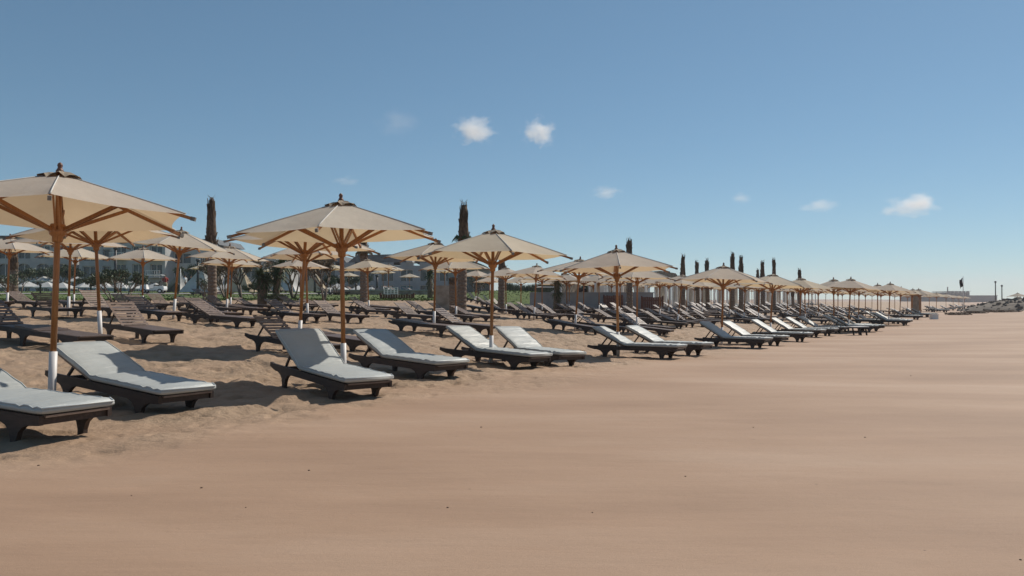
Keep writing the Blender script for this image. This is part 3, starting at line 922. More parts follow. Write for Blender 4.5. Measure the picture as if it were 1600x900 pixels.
# ------------------------------------------------------------------ buildings (real depth, recessed openings)
def facade_wing(parent, x0, x1, y0, depth, zb, floors, fh, bay, wallm, glassm, arch=False, balcony=True, parapet=0.6, seed=0):
    rnd = random.Random(seed)
    n = max(1, int(round((x1 - x0) / bay)))
    bw = (x1 - x0) / n
    top = zb + floors * fh
    w = MB()
    w.bx(x0, x1, y0 + 0.45, y0 + depth, zb - 1, top)                   # body behind the openings
    pier = bw * 0.17
    for i in range(n + 1):
        xa = max(x0, x0 + i * bw - pier); xb = min(x1, x0 + i * bw + pier)
        w.bx(xa, xb, y0, y0 + 0.448, zb - 1, top)
    for f in range(floors + 1):
        za = zb + f * fh - (0.75 if f else 1.0); zc = zb + f * fh + (0.12 if f < floors else parapet)
        if f == 0: za, zc = zb - 1, zb + 0.15
        for i in range(n):
            w.bx(x0 + i * bw + pier, x0 + (i + 1) * bw - pier, y0 + 0.003, y0 + 0.447, za, zc)
    w.build('wall', wallm, parent)
    for f in range(floors):
        for i in range(n):
            xa = x0 + i * bw + pier; xb = x0 + (i + 1) * bw - pier
            za = zb + f * fh + (0.15 if f == 0 else 0.12); zc = zb + (f + 1) * fh - 0.75
            wd = MB()
            wd.bx(xa + 0.01, xb - 0.01, y0 + 0.36, y0 + 0.44, za, zc)
            wo = wd.build('window', glassm if rnd.random() < 0.8 or f else M['teal'], parent)
            fr = MB()
            for q in (0.0, 0.5, 1.0):
                xm = xa + 0.05 + (xb - xa - 0.1) * q
                fr.bx(xm - 0.04, xm + 0.04, y0 + 0.30, y0 + 0.357, za, zc)
            fr.bx(xa, xb, y0 + 0.298, y0 + 0.355, zc - 0.1, zc - 0.02)
            fr.build('window_frame', M['white'], wo)
            if arch and f == floors - 2:
                pts = [(xb - 0.002, zc)]
                cxm, rr_ = (xa + xb) / 2, (xb - xa) / 2 - 0.002
                for q in range(9):
                    a = math.pi * q / 8
                    pts.append((cxm + rr_ * math.cos(a), zc - rr_ * 0.55 + rr_ * 0.55 * math.sin(a)))
                pts.append((xa + 0.002, zc))
                # two corner fillets make the arch head
                for sgn in (0, 1):
                    seg = pts[1:6] if sgn == 0 else pts[5:10]
                    corner = (xb - 0.002, zc) if sgn == 0 else (xa + 0.002, zc)
                    MB().prism([corner] + seg, y0 + 0.02, y0 + 0.29).build('arch', wallm, parent)
            if balcony and f > 0 and i % 2 == seed % 2:
                bb = MB()
                bb.bx(xa - 0.2, xb + 0.2, y0 - 1.2, y0 - 0.003, za - 0.27, za - 0.1)
                bl = bb.build('balcony', wallm, parent)
                rl = MB()
                rl.bx(xa - 0.2, xb + 0.2, y0 - 1.2, y0 - 1.14, za + 0.85, za + 0.92)
                k = xa - 0.18
                while k < xb + 0.2:
                    rl.bx(k, k + 0.04, y0 - 1.19, y0 - 1.15, za - 0.1, za + 0.85); k += 0.28
                rl.build('railing', M['white'], bl)
    return top
hotel = empty('hotel', (PX(150, 128), 128, 2.2))
tag(hotel, 'long white hotel with three floors of dark windows, arches and balconies behind the left parasols', 'hotel')
hotel.location = (0, 0, 0)
facade_wing(hotel, PX(-160, 128), PX(112, 128), 128, 14, 2.1, 3, 3.0, 3.2, M['wall'], M['glass'], arch=True, balcony=False, seed=1)
facade_wing(hotel, PX(112, 124) + 0.02, PX(176, 124), 126, 16, 2.1, 3, 2.75, 3.2, M['wall'], M['glass'], balcony=False, seed=2)
facade_wing(hotel, PX(177, 124) + 0.1, PX(262, 124), 123, 18, 2.1, 3, 2.85, 3.0, M['wall'], M['glass'], seed=0)
facade_wing(hotel, PX(264, 126), PX(345, 126), 126, 14, 2.1, 3, 2.55, 4.2, M['wall'], M['glass'], seed=3)
facade_wing(hotel, PX(346, 130), PX(436, 130), 130, 14, 2.1, 2, 3.0, 3.4, M['wall'], M['glass'], balcony=False, seed=5)
rf = MB()
rf.bx(PX(-160, 128) - 0.5, PX(112, 128) - .01, 127.6, 142.4, 11.75, 12.0)
rf.bx(PX(186, 124), PX(206, 124), 124, 136, 11.3, 12.3)
rf.bx(PX(150, 124), PX(170, 124), 127, 138, 11.0, 11.8)
rf.prism([(PX(262, 126), 10.42), (PX(340, 126), 10.42), (PX(332, 126), 11.4), (PX(272, 126), 11.2)], 126.6, 139)
rf.build('roof', M['roof'], hotel)

mid = empty('apartment_block', (0, 0, 0))
tag(mid, 'long low blue-grey block with dark slanted roofs behind the middle palms', 'building')
zt_ = facade_wing(mid, PX(437, 145), PX(742, 145), 145, 14, 1.8, 2, 3.0, 3.6, M['wallgrey'], M['glass'], balcony=False, seed=8)
rf = MB()
for a, bb_, h0, h1 in ((440, 540, 0.7, 1.3), (543, 634, 1.4, 1.6), (646, 742, 1.7, 1.2)):
    xa, xb = PX(a, 145), PX(bb_, 145)
    rf.prism([(xa, zt_ + 0.62), (xb, zt_ + 0.62), (xb - 0.9, zt_ + 0.6 + h1), (xa + 1.6, zt_ + 0.6 + h0)], 145.3, 158)
rf.build('roof', M['roof'], mid)
MB().prism([(PX(635, 145), zt_ + .61), (PX(645, 145), zt_ + .61), (PX(643, 145), zt_ + 2.1), (PX(636, 145), zt_ + 2.1)], 144.6, 150).build('stair_tower', M['wall'], mid)

teal = empty('pavilion', (0, 0, 0))
tag(teal, 'dark teal pavilion with a curved grey-green roof behind the green mound', 'building')
b = MB(); b.bx(PX(700, 112), PX(765, 112), 112, 122, 1.0, 5.6); b.build('wall', M['wallgrey'], teal)
for q in range(5):
    xa = PX(703, 112) + q * 1.2
    MB().bx(xa, xa + 0.95, 111.93, 111.99, 1.6, 4.6).build('window', M['glass'], teal)
pts = [(PX(697, 112) + (PX(768, 112) - PX(697, 112)) * q / 12, 5.62 + 1.35 * math.sin(math.pi * (0.12 + 0.88 * q / 12)) ** 0.8) for q in range(13)]
MB().prism([(PX(697, 112), 5.61)] + pts + [(PX(768, 112), 5.61)], 111.4, 123).build('roof', simple('green_grey_roof', (0.09, 0.13, 0.12), (0.14, 0.18, 0.165), 1, 0.7, 0.1), teal)

# ------------------------------------------------------------------ palms cut back to their trunks
def palm_stub(px, y_top, Y, dia, label, shag=1.0, base_px=None, seed=0, tall_husk=0.35):
    rnd = random.Random(seed)
    X = PX(px, Y); zb = gz(X, Y); H = TOPZ(y_top, Y) - zb
    t = empty('palm_tree', (X, Y, zb))
    hh = H * tall_husk
    lean = rnd.uniform(-0.02, 0.02)
    r0 = dia / 2
    prof = []
    n = int((H - hh) / 0.085) + 2
    vs = []; fs = []; K = 14
    for i in range(n):
        z = -0.3 + (H - hh + 0.35) * i / (n - 1)
        r = r0 * (1.12 - 0.12 * min(1, z / 1.2)) * (1.05 if i % 2 else 0.95)
        for k in range(K):
            a = 2 * math.pi * k / K
            q = r * (1 + rnd.uniform(-0.04, 0.04))
            vs.append((lean * z + q * math.cos(a), q * math.sin(a), z))
    for i in range(n - 1):
        for k in range(K):
            fs.append((i * K + k, i * K + (k + 1) % K, (i + 1) * K + (k + 1) % K, (i + 1) * K + k))
    MB().add(vs, fs, False).build('trunk', M['bark'], t)
    # the husk: old frond bases wrapped upright round the growing tip, ragged
    b = MB()
    core = [(lean * H + 0.0, 0, H - hh - 0.1), (lean * H, 0, H - hh * 0.7), (lean * H, 0, H - hh * 0.35), (lean * H + 0.02, 0, H - 0.04)]
    b.tube(core, [r0 * 1.0, r0 * 1.15, r0 * 0.92, r0 * 0.6], 10)
    m_ = int(150 * shag)
    for i in range(m_):
        f = rnd.random()
        z = H - hh + hh * f * 0.92
        a = rnd.uniform(0, 2 * math.pi)
        rr_ = r0 * (1.02 - 0.36 * f + .14 * math.sin(f * 9 + seed))
        L = rnd.uniform(0.15, 0.42) * (0.7 + dia)
        out = rnd.uniform(-0.03, 0.05) * (1 if f > 0.3 else 2.4)
        c, s_ = math.cos(a), math.sin(a)
        p0 = Vector((lean * H + rr_ * c, rr_ * s_, z)); p1 = p0 + Vector((c * out, s_ * out, L * (1 if rnd.random() < 0.8 else -0.6)))
        p1.z = min(p1.z, H + 0.12)
        b.bar(p0 - Vector((0, 0, 0.05)), p1, rnd.uniform(0.03, 0.09), 0.015)
    for i in range(6):
        a = rnd.uniform(0, 6.28)
        b.tube([(lean * H, 0, H - 0.1), (lean * H + 0.06 * math.cos(a), 0.06 * math.sin(a), H + 0.1), (lean * H + 0.2 * math.cos(a), 0.2 * math.sin(a), H + rnd.uniform(0.1, 0.28))], [0.012, 0.008, 0.003], 4)
    b.build('crown', M['husk'], t)
    tag(t, label, 'palm tree', 'palms cut back to bare trunks')
    return t
def dry_skirt(t, z, n, L, seed, m='dryfrond'):
    rnd = random.Random(seed); b = MB()
    for i in range(n):
        a = rnd.uniform(0, 6.28); c, s_ = math.cos(a), math.sin(a); l = L * rnd.uniform(.6, 1.1)
        pts = [(0.15 * c, 0.15 * s_, z), ((0.15 + l * .4) * c, (0.15 + l * .4) * s_, z + 0.15), ((0.15 + l * .8) * c, (0.15 + l * .8) * s_, z - l * .35)]
        b.tube(pts, [.02, .012, .004], 4)
        for q in range(10):
            f = q / 10
            x_ = 0.15 + l * (.25 + .55 * f)
            zz = z + 0.12 - f * f * l * .4
            b.bar((x_ * c, x_ * s_, zz), (x_ * c - s_ * .16, x_ * s_ + c * .16, zz - .14), .03, .006)
            b.bar((x_ * c, x_ * s_, zz), (x_ * c + s_ * .16, x_ * s_ - c * .16, zz - .14), .03, .006)
    b.build('fronds', M[m], t)
palm_stub(332, 312, 38, 0.42, 'tall bare palm trunk with a shaggy lumpy top, left of the big second parasol', 1.6, seed=1, tall_husk=0.42)
p = palm_stub(721, 319, 35, 0.42, 'tall dark tapering palm trunk behind the third big parasol, few fronds at its neck', 1.2, seed=2, tall_husk=0.36)
dry_skirt(p, TOPZ(372, 35) - gz(PX(721, 35), 35), 7, 0.55, 3, 'frond')
palm_stub(708, 438, 37, 0.34, 'thick palm trunk partly hidden beside the stone screen', 0.3, seed=21, tall_husk=0.08)
p = palm_stub(569, 369, 44, 0.44, 'bare palm trunk with a frayed top just under the big second parasol edge', 1.3, seed=4, tall_husk=0.3)
dry_skirt(p, TOPZ(395, 44) - gz(PX(569, 44), 44), 8, 0.5, 5)
palm_stub(783, 396, 46, 0.40, 'slim palm trunk in front of the green mound', 0.8, seed=6)
palm_stub(984, 375, 52, 0.42, 'palm trunk with a dark stub showing right of the fourth front parasol tip', 1.2, seed=7)
for i, (px, yt, Y, dia, lb) in enumerate([
    (1067, 400, 60, 0.38, 'pointed shaggy palm stub standing alone between the fourth and fifth front parasols'),
    (1090.5, 409, 68, 0.34, 'short thin palm stub just left of its twin before the fifth front parasol'),
    (1106, 406, 68, 0.38, 'square topped palm stub over the left slope of the fifth front parasol'),
    (1144.5, 396, 66, 0.40, 'palm stub with a spike on top, right beside the fifth front parasol tip'),
    (1158, 401, 64, 0.38, 'slightly leaning palm stub over the right slope of the fifth front parasol'),
    (1184, 421, 88, 0.38, 'low pointed palm stub left of the sixth front parasol'),
    (1192, 409, 72, 0.41, 'broad leaning palm stub left of the sixth front parasol tip'),
    (1209, 405, 72, 0.35, 'palm stub rising exactly behind the sixth front parasol tip'),
    (1249, 421, 86, 0.38, 'pointed palm stub rising behind the seventh front parasol tip'),
    (1239, 441, 100, 0.34, 'lowest palm stub peeping just left of the seventh front parasol tip')]):
    palm_stub(px, yt, Y, dia, lb, 1.0, seed=30 + i, tall_husk=0.55)
palm_stub(22, 396, 46, 0.42, 'dark slim palm trunk at the far left behind the corner parasol', 0.8, seed=60)

# ------------------------------------------------------------------ leafy palms, yuccas, bare shrubs
def fan_crown(b, c, L, n, rnd, droop=0.5, w=0.035):
    for i in range(n):
        a = rnd.uniform(0, 6.283); el = rnd.uniform(-0.5, 1.3)
        d = Vector((math.cos(a) * math.cos(el), math.sin(a) * math.cos(el), math.sin(el)))
        l = L * rnd.uniform(.6, 1.05)
        p1 = Vector(c) + d * l * .55; p2 = Vector(c) + d * l + Vector((0, 0, -droop * l * (1 - max(0, el) / 1.6)))
        b.bar(c, p1, w, .006); b.bar(p1, p2, w * .7, .005)
def yucca(px, y_base, Y, H, label, stems, L, seed, group=None):
    rnd = random.Random(seed); X = PX(px, Y); zb = gz(X, Y)
    t = empty('yucca', (X, Y, zb)); tr = MB(); cr = MB()
    for (dx, dy, h, r) in stems:
        pts = [(dx * .25 * H * .2, dy * .05, -0.2), (dx * .5 * H * .3, dy * .1, h * .5), (dx * H * .3, dy * .2, h)]
        tr.tube(pts, [r * 1.2, r, r * .8], 8)
        fan_crown(cr, pts[-1], L, 170, rnd, .35)
        for q in range(50):
            f = rnd.uniform(.45, .95); p = Vector(pts[1]).lerp(Vector(pts[2]), (f - .45) * 1.9)
            a = rnd.uniform(0, 6.28); cr.bar(p, p + Vector((math.cos(a) * .3, math.sin(a) * .3, -.4)), .03, .006)
    tr.build('trunk', M['bark'], t); cr.build('crown', M['frond'], t)
    tag(t, label, 'yucca tree', group); return t
yucca(410, 475, 40, 2.2, 'thick dark green yucca on the lawn edge, left one of the leafy pair', [(-.2, 0, 1.55, .2), (.25, .3, 1.35, .16)], .75, 1)
yucca(428, 475, 40, 2.5, 'leaning twin-stemmed yucca with high leaf heads, right one of the leafy pair', [(.55, 0, 2.15, .13), (.15, .5, 1.7, .14)], .7, 2)
yucca(672, 470, 50, 1.6, 'small bushy palm beside the red-brown board fence', [(0, 0, 1.5, .16)], .55, 3)
yucca(870, 486, 50, 1.5, 'short leafy palm in front of the grey wall', [(0, 0, 2.0, .2), (.1, 0, 1.3, .16)], .55, 4)
def shrub(px, Y, H, W, label, seed, leafy=0.5, group=None, mat_leaf='leaf', name='shrub'):
    rnd = random.Random(seed); X = PX(px, Y); zb = gz(X, Y)
    t = empty(name, (X, Y, zb)); br = MB(); lf = MB()
    def grow(p, d, l, r, k):
        q = p + d * l
        br.tube([p, p + d * l * .5 + Vector((rnd.uniform(-.05, .05), 0, 0)) * l, q], [r, r * .85, r * .7], 5)
        if k == 0 or (k == 1 and rnd.random() < .5):
            for _ in range(int(22 * leafy) + 1):
                c = q + Vector((rnd.gauss(0, .13), rnd.gauss(0, .13), rnd.gauss(0.03, .1))) * H * .45
                m = Euler((rnd.uniform(0, 3), rnd.uniform(0, 3), rnd.uniform(0, 6))).to_matrix()
                s_ = .05 * H * rnd.uniform(.5, 1.1)
                lf.add([c + m @ Vector(v) for v in ((-s_, 0, 0), (0, -s_ * .4, 0), (s_, 0, 0), (0, s_ * .4, 0))], [(0, 1, 2, 3)])
        if k > 0:
            for _ in range(rnd.choice([2, 3, 3])):
                nd = (d + Vector((rnd.uniform(-.8, .8), rnd.uniform(-.8, .8), rnd.uniform(-.1, .5)))).normalized()
                grow(q, nd, l * rnd.uniform(.6, .85), r * .65, k - 1)
    for _ in range(4):
        a = rnd.uniform(0, 6.28)
        grow(Vector((0, 0, -.1)), Vector((math.cos(a) * W * .5, math.sin(a) * W * .5, 1)).normalized(), H * .42, .028 * H, 3)
    br.build('branches', M['twig'], t)
    if lf.v: lf.build('leaves', M[mat_leaf], t)
    tag(t, label, 'shrub', group); return t
shrub(25, 45, 1.5, 1.0, 'small forked shrub on the lawn edge below the corner parasol', 1, .35)
shrub(176, 44, 1.7, 1.3, 'forked leafy shrub on the lawn edge right of the second row pole', 2, 1.0)
shrub(196, 46, 1.7, 1.3, 'forked leafy shrub on the lawn edge left of the golf cart', 3, 1.0)
shrub(318, 43, 1.25, 1.0, 'low bare shrub at the foot of the tall shaggy palm', 4, .15)
shrub(378, 48, 2.5, .6, 'brownish bare tree with thin twigs behind the leaning parasols', 5, .5, mat_leaf='dryfrond', name='small_tree')
shrub(352, 50, 2.4, .8, 'dry twiggy tree just right of the tall shaggy palm', 6, .5, mat_leaf='dryfrond', name='small_tree')
shrub(458, 49, 2.5, .7, 'grey twiggy tree left of the crossing parasol poles', 7, .45, mat_leaf='dryfrond', name='small_tree')
shrub(506, 45, 2.4, .9, 'dry feathery palm-like tree left of the big second parasol pole', 8, .8, mat_leaf='dryfrond', name='small_tree')
shrub(526, 60, 1.5, .9, 'round bush on the lawn right of the feathery tree', 9, 1.4)
shrub(399, 55, 1.0, 1.2, 'low round bush on the lawn beside the left yucca', 10, 1.5)
shrub(140, 95, 2.0, 1.6, 'dark round tree by the white lawn parasols', 11, 2.2)
shrub(60, 100, 3.0, 1.3, 'tall dark garden tree before the arched windows', 12, 2.2)
shrub(102, 104, 3.4, 1.3, 'bushy garden tree before the hotel, right of the nearest pole', 13, 2.2)
shrub(306, 92, 3.0, 1.2, 'green garden tree beside the lamp post by the pale tents', 14, 2.0)
shrub(745, 70, 2.0, .4, 'thin curved sapling in front of the green mound', 15, .3)
shrub(560, 112, 2.4, 1.6, 'round garden bush before the low blue-grey block', 16, 2.4)
shrub(436, 39.5, .7, 1.4, 'low green bush at the foot of the leafy yuccas', 17, 2.2)

# hedge of reeds behind the mound
rnd = random.Random(5)
b = MB()
for i in range(5200):
    X = rnd.uniform(PX(783, 100), PX(938, 100)); Y = 100 + rnd.uniform(0, 2.6)
    h = TOPZ(441 + 3 * math.sin(X * .9) , 100) * rnd.uniform(.80, 1.03)
    z0 = rnd.uniform(0.6, 2.4)
    lx = rnd.uniform(-.25, .25)
    a = rnd.uniform(0, 3.14)
    w = .09
    dx, dy = w * math.cos(a), w * math.sin(a)
    b.add([(X - dx, Y - dy, z0), (X + dx, Y + dy, z0), (X + lx, Y, h)], [(0, 1, 2)])
tag(b.build('hedge', M['leaf']), 'long dark green reed hedge behind the mound and the grey wall', 'hedge')

# ------------------------------------------------------------------ small white parasols on the lawn
def lawn_parasol():
    t = empty('lawn_parasol'); b = MB()
    vs = [(0, 0, 2.75)]; n = 4
    for k in range(4):
        a = math.pi / 4 + k * math.pi / 2
        vs.append((1.55 * math.cos(a), 1.55 * math.sin(a), 2.1))
    b.add(vs, [(0, 1, 2), (0, 2, 3), (0, 3, 4), (0, 4, 1)])
    for k in range(4):
        p, q = Vector(vs[1 + k]), Vector(vs[1 + (k + 1) % 4])
        b.add([p, q, q - Vector((0, 0, .12)), p - Vector((0, 0, .12))], [(0, 1, 2, 3)])
    b.build('canopy', M['tent'], t)
    MB().tube([(0, 0, -.3), (0, 0, 2.7)], .035, 6).build('pole', M['white'], t)
    return t
lp = lawn_parasol()
LP = [(8, 433), (5, 440), (43, 439), (68, 431), (74, 440), (98, 441), (121, 432), (135, 440), (167, 433), (164, 441), (189, 441), (212, 435), (213, 442), (243, 442), (353, 443), (527, 443), (560, 446), (583, 447)]
for i, (px, yt) in enumerate(LP):
    Y = 2.65 * 0 + {True: 100, False: 88}[yt < 437]
    X = PX(px, Y)
    o = lp if i == 0 else copy_tree(lp)
    o.location = (X, Y, TOPZ(yt, Y) - 2.75); o.rotation_euler = (0, 0, 0.4 * (i % 5))
    tag(o, f"small white square parasol on the hotel lawn, {ORD[i]} from the left" , 'parasol', 'small white parasols on the hotel lawn')

# ------------------------------------------------------------------ tents
def tent(px, Y, W, H, label, m, skew=0.0, open_=False):
    X = PX(px, Y); zb = gz(X, Y)
    t = empty('tent', (X, Y, zb)); b = MB()
    K = 8
    for s in range(4):
        a0 = math.pi / 4 + s * math.pi / 2; a1 = a0 + math.pi / 2
        if open_ and s == 2: continue
        A = Vector((W / 1.41 * math.cos(a0), W / 1.41 * math.sin(a0), .05)); B = Vector((W / 1.41 * math.cos(a1), W / 1.41 * math.sin(a1), .05)); T = Vector((skew, 0, H))
        vs = []; fs = []
        for i in range(K + 1):
            for j in range(K + 1):
                f = i / K; p = A.lerp(B, j / K).lerp(T, f)
                hollow = .16 * W * math.sin(math.pi * f) * math.sin(math.pi * j / K)
                p = p * 1.0; ctr = Vector((0, 0, p.z)); p = p + (ctr - p).normalized() * hollow * .8
                vs.append(p)
        for i in range(K):
            for j in range(K):
                q = i * (K + 1) + j; fs.append((q, q + 1, q + K + 2, q + K + 1))
        b.add(vs, fs, True)
    b.build('cloth', M[m], t)
    MB().tube([(skew, 0, -.1), (skew, 0, H + .12)], .04, 6).build('pole', M['white'], t)
    tag(t, label, 'tent'); return t
tent(274, 78, 1.7, 2.3, 'white sail-like tent with a sharp lifted corner, left of the pale pyramid tent', 'tent', .5, True)
tent(312, 78, 3.0, 2.6, 'pale pyramid tent on the lawn left of the shaggy palm', 'tent', .2)
tent(377, 80, 2.6, 2.5, 'tan pointed tent seen between the leaning parasols and the yucca', 'tan')
tent(420, 84, 2.4, 2.2, 'tan tent hidden behind the leafy yuccas', 'tan')
tent(447, 82, 2.8, 2.4, 'grey-white tent right of the leafy yuccas', 'tent')
tent(492, 86, 2.6, 2.2, 'pale tan tent behind the feathery tree', 'tan')

# ------------------------------------------------------------------ golf cart
def golf_cart(px, Y, rz, label):
    X = PX(px, Y); zb = gz(X, Y) + .10
    t = empty('golf_cart', (X, Y, zb), rz)
    b = MB()
    b.prism([(-1.15, .32), (1.15, .32), (1.22, .5), (1.1, .8), (.75, .92), (.62, .45), (-.1, .42), (-.15, .72), (-.75, .78), (-1.15, .74), (-1.2, .5)], -.56, .56)
    b.build('body', M['white'], t)
    MB().bx(-.7, -.16, -.5, .5, .785, .9).bar((-.66, 0, .88), (-.78, 0, 1.3), .95, .08).build('seat', M['rubber'], t)
    r = MB().prism([(-.95, 1.86), (.78, 1.86), (.82, 1.9), (.7, 1.95), (-.85, 1.95), (-1.0, 1.9)], -.6, .6); r.build('roof', M['white'], t)
    for x0, x1 in ((-.85, -.88), (.68, .95)):
        for s in (-.52, .52):
            MB().bar((x1, s, .75), (x0, s, 1.86), .035, .035).build('post', M['dark'], t)
    MB().bar((.92, 0, .92), (.72, 0, 1.84), .95, .012).build('windscreen', M['glass'], t)
    for x in (-.78, .82):
        for s in (-.5, .5):
            w = MB().tube([(x, s - .09, .24), (x, s + .09, .24)], .24, 14).build('wheel', M['rubber'], t)
            MB().tube([(x, s - .1, .24), (x, s + .1, .24)], .12, 10).build('rim', M['white'], w)
    tag(t, label, 'golf cart'); return t
golf_cart(240, 65.6, math.pi + .12, 'white golf cart with black seats on the lawn path below the hotel').scale = (.82, .82, .82)
golf_cart(857, 72, .3, 'white golf cart roof showing above the grey wall, left of the leafy palm')

# white panel van / car behind the wall
def car(px, Y, rz, label):
    X = PX(px, Y); zb = gz(X, Y) + .3
    t = empty('parked_car', (X, Y, zb), rz)
    prof = [(-2.1, .35), (2.1, .35), (2.15, .75), (1.9, .95), (1.1, 1.05), (.55, 1.5), (-.2, 1.66), (-1.3, 1.6), (-1.95, 1.15), (-2.15, .8)]
    MB().prism(prof, -.85, .85).build('body', M['whitecloth'], t)
    for s in (-.856, .838):
        MB().prism([(-1.6, 1.1), (.85, 1.1), (.45, 1.44), (-.2, 1.56), (-1.2, 1.52)], s, s + .018).build('window', M['glass'], t)
    for x in (-1.35, 1.35):
        for s in (-.78, .78):
            MB().tube([(x, s - .1, .33), (x, s + .1, .33)], .33, 16).build('wheel', M['rubber'], t)
    tag(t, label, 'car'); return t
car(893, 72, .2, 'white rounded car parked behind the grey wall, half hidden by parasol poles')

# ------------------------------------------------------------------ lamp posts
def lamp(px, y_top, Y, label):
    X = PX(px, Y); zb = gz(X, Y); H = TOPZ(y_top, Y) - zb
    t = empty('lamp_post', (X, Y, zb))
    MB().tube([(0, 0, -.2), (0, 0, H * .97)], [.13, .10], 8).build('post', M['dark'], t)
    MB().lathe([(0, H * .93), (.13, H * .93), (.2, H * .95), (.2, H), (0, H)], 10).build('lamp_head', M['dark'], t)
    tag(t, label, 'lamp post'); return t
lamp(180, 385, 70, 'tall dark lamp post on the lawn left of the plain hotel parasol group')
lamp(309, 405, 70, 'dark lamp post beside the pale pyramid tent')
lamp(492, 424, 74, 'short dark lamp post behind the feathery tree')
lamp(589, 430, 74, 'short dark lamp post right of the frayed palm trunk')
def bollard(px, Y, label):
    X = PX(px, Y); t = MB().lathe([(.07, -.1), (.07, .75), (.1, .76), (.1, .92), (0, .95)], 8).build('bollard_light', M['dark'])
    t.location = (X, Y, gz(X, Y)); tag(t, label, 'bollard light', 'bollard lights by the lawn path')
for px, lb in ((63, 'dark bollard light on the path left of the nearest parasol pole'), (142, 'dark bollard light on the path left of the second row pole'), (278, 'dark bollard light on the path right of the golf cart'), (556, 'dark bollard light near the frayed palm trunk')):
    bollard(px, 62.6, lb)

# ------------------------------------------------------------------ walls and fences
def block(name, label, cat, px0, px1, Y, y_top, thick, m, zlow=None, coping=None, part='panel'):
    t = empty(name, (0, 0, 0)); x0, x1 = PX(px0, Y), PX(px1, Y)
    zb = min(gz(x0, Y), gz(x1, Y)) - .3; zt = TOPZ(y_top, Y)
    MB().bx(x0, x1, Y, Y + thick, zb, zt).build(part, M[m], t)
    if coping: MB().bx(x0 - .05, x1 + .05, Y - .05, Y + thick + .05, zt + .001, zt + .07).build('coping', M[coping], t)
    tag(t, label, cat); return t
block('garden_wall', 'smooth grey wall behind the loungers, between the mound and the cabanas', 'wall', 828, 1021, 58, 458, .25, 'concrete', coping='concrete')
block('garden_wall', 'low pale wall along the lawn behind the red-brown board fence', 'wall', 520, 690, 62, 454, .25, 'stone', coping='wall')
b = block('stone_screen', 'tall rough stone screen beside the thick palm trunk', 'screen wall', 681, 716, 40, 446, .35, 'stone')
# white lattice
t = empty('lattice_screen', (0, 0, 0)); x0, x1 = PX(600, 52), PX(621, 52); z0, z1 = gz(x0, 52), TOPZ(449, 52)
for k in range(5):
    xm = x0 + (x1 - x0) * k / 4; MB().bx(xm - .03, xm + .03, 52, 52.05, z0, z1).build('post', M['white'], t)
for k in range(5):
    zm = z0 + .15 + (z1 - z0 - .18) * k / 4; MB().bx(x0, x1, 51.96, 51.998, zm - .025, zm + .025).build('rail', M['white'], t)
tag(t, 'white square lattice screen behind the parasols, left of the board fence', 'lattice')
def board_fence(label, px0, px1, Y, y_top, m='brownfence', cat='fence', bw=.16):
    t = empty('board_fence', (0, 0, 0)); x0, x1 = PX(px0, Y), PX(px1, Y); zt = TOPZ(y_top, Y)
    b = MB(); x = x0; rnd = random.Random(int(px0))
    while x < x1:
        b.bx(x, x + bw - .02, Y, Y + .03, gz(x, Y) - .1, zt + rnd.uniform(-.03, .03)); x += bw
    b.build('boards', M[m], t)
    b = MB(); b.bx(x0, x1, Y + .032, Y + .08, zt - .3, zt - .2); b.build('rail', M[m], t)
    x = x0
    while x <= x1 + .1:
        MB().bx(x - .05, x + .05, Y + .082, Y + .18, gz(x, Y) - .2, zt + .08).build('post', M[m], t); x += (x1 - x0) / max(1, round((x1 - x0) / 2.2))
    tag(t, label, cat); return t
board_fence('red-brown board fence behind the loungers right of the frayed palm trunk', 594, 646, 48, 460)
board_fence('dark brown board fence under the cabana row behind the fourth front parasol', 1003, 1036, 56, 464)
board_fence('dark low board fence at the end of the grey wall', 944, 972, 57.4, 462)
board_fence('pale slatted fence standing above the right end of the grey wall', 925, 972, 66, 446, 'white', bw=.22)
# thatched roof house
t = empty('thatched_pavilion', (0, 0, 0)); Y = 95
MB().prism([(PX(1012, Y), TOPZ(440, Y)), (PX(1066, Y), TOPZ(440, Y)), (PX(1056, Y), TOPZ(427, Y)), (PX(1032, Y), TOPZ(423, Y)), (PX(1016, Y), TOPZ(424.5, Y))], Y, Y + 7).build('roof', M['thatch'], t)
for px in (1015, 1032, 1048, 1062):
    MB().bx(PX(px, Y) - .1, PX(px, Y) + .1, Y + .3, Y + .5, 0.2, TOPZ(440, Y) - .01).build('post', M['white'], t)
tag(t, 'flat thatched pavilion roof showing above the parasols right of the fourth front parasol', 'pavilion')

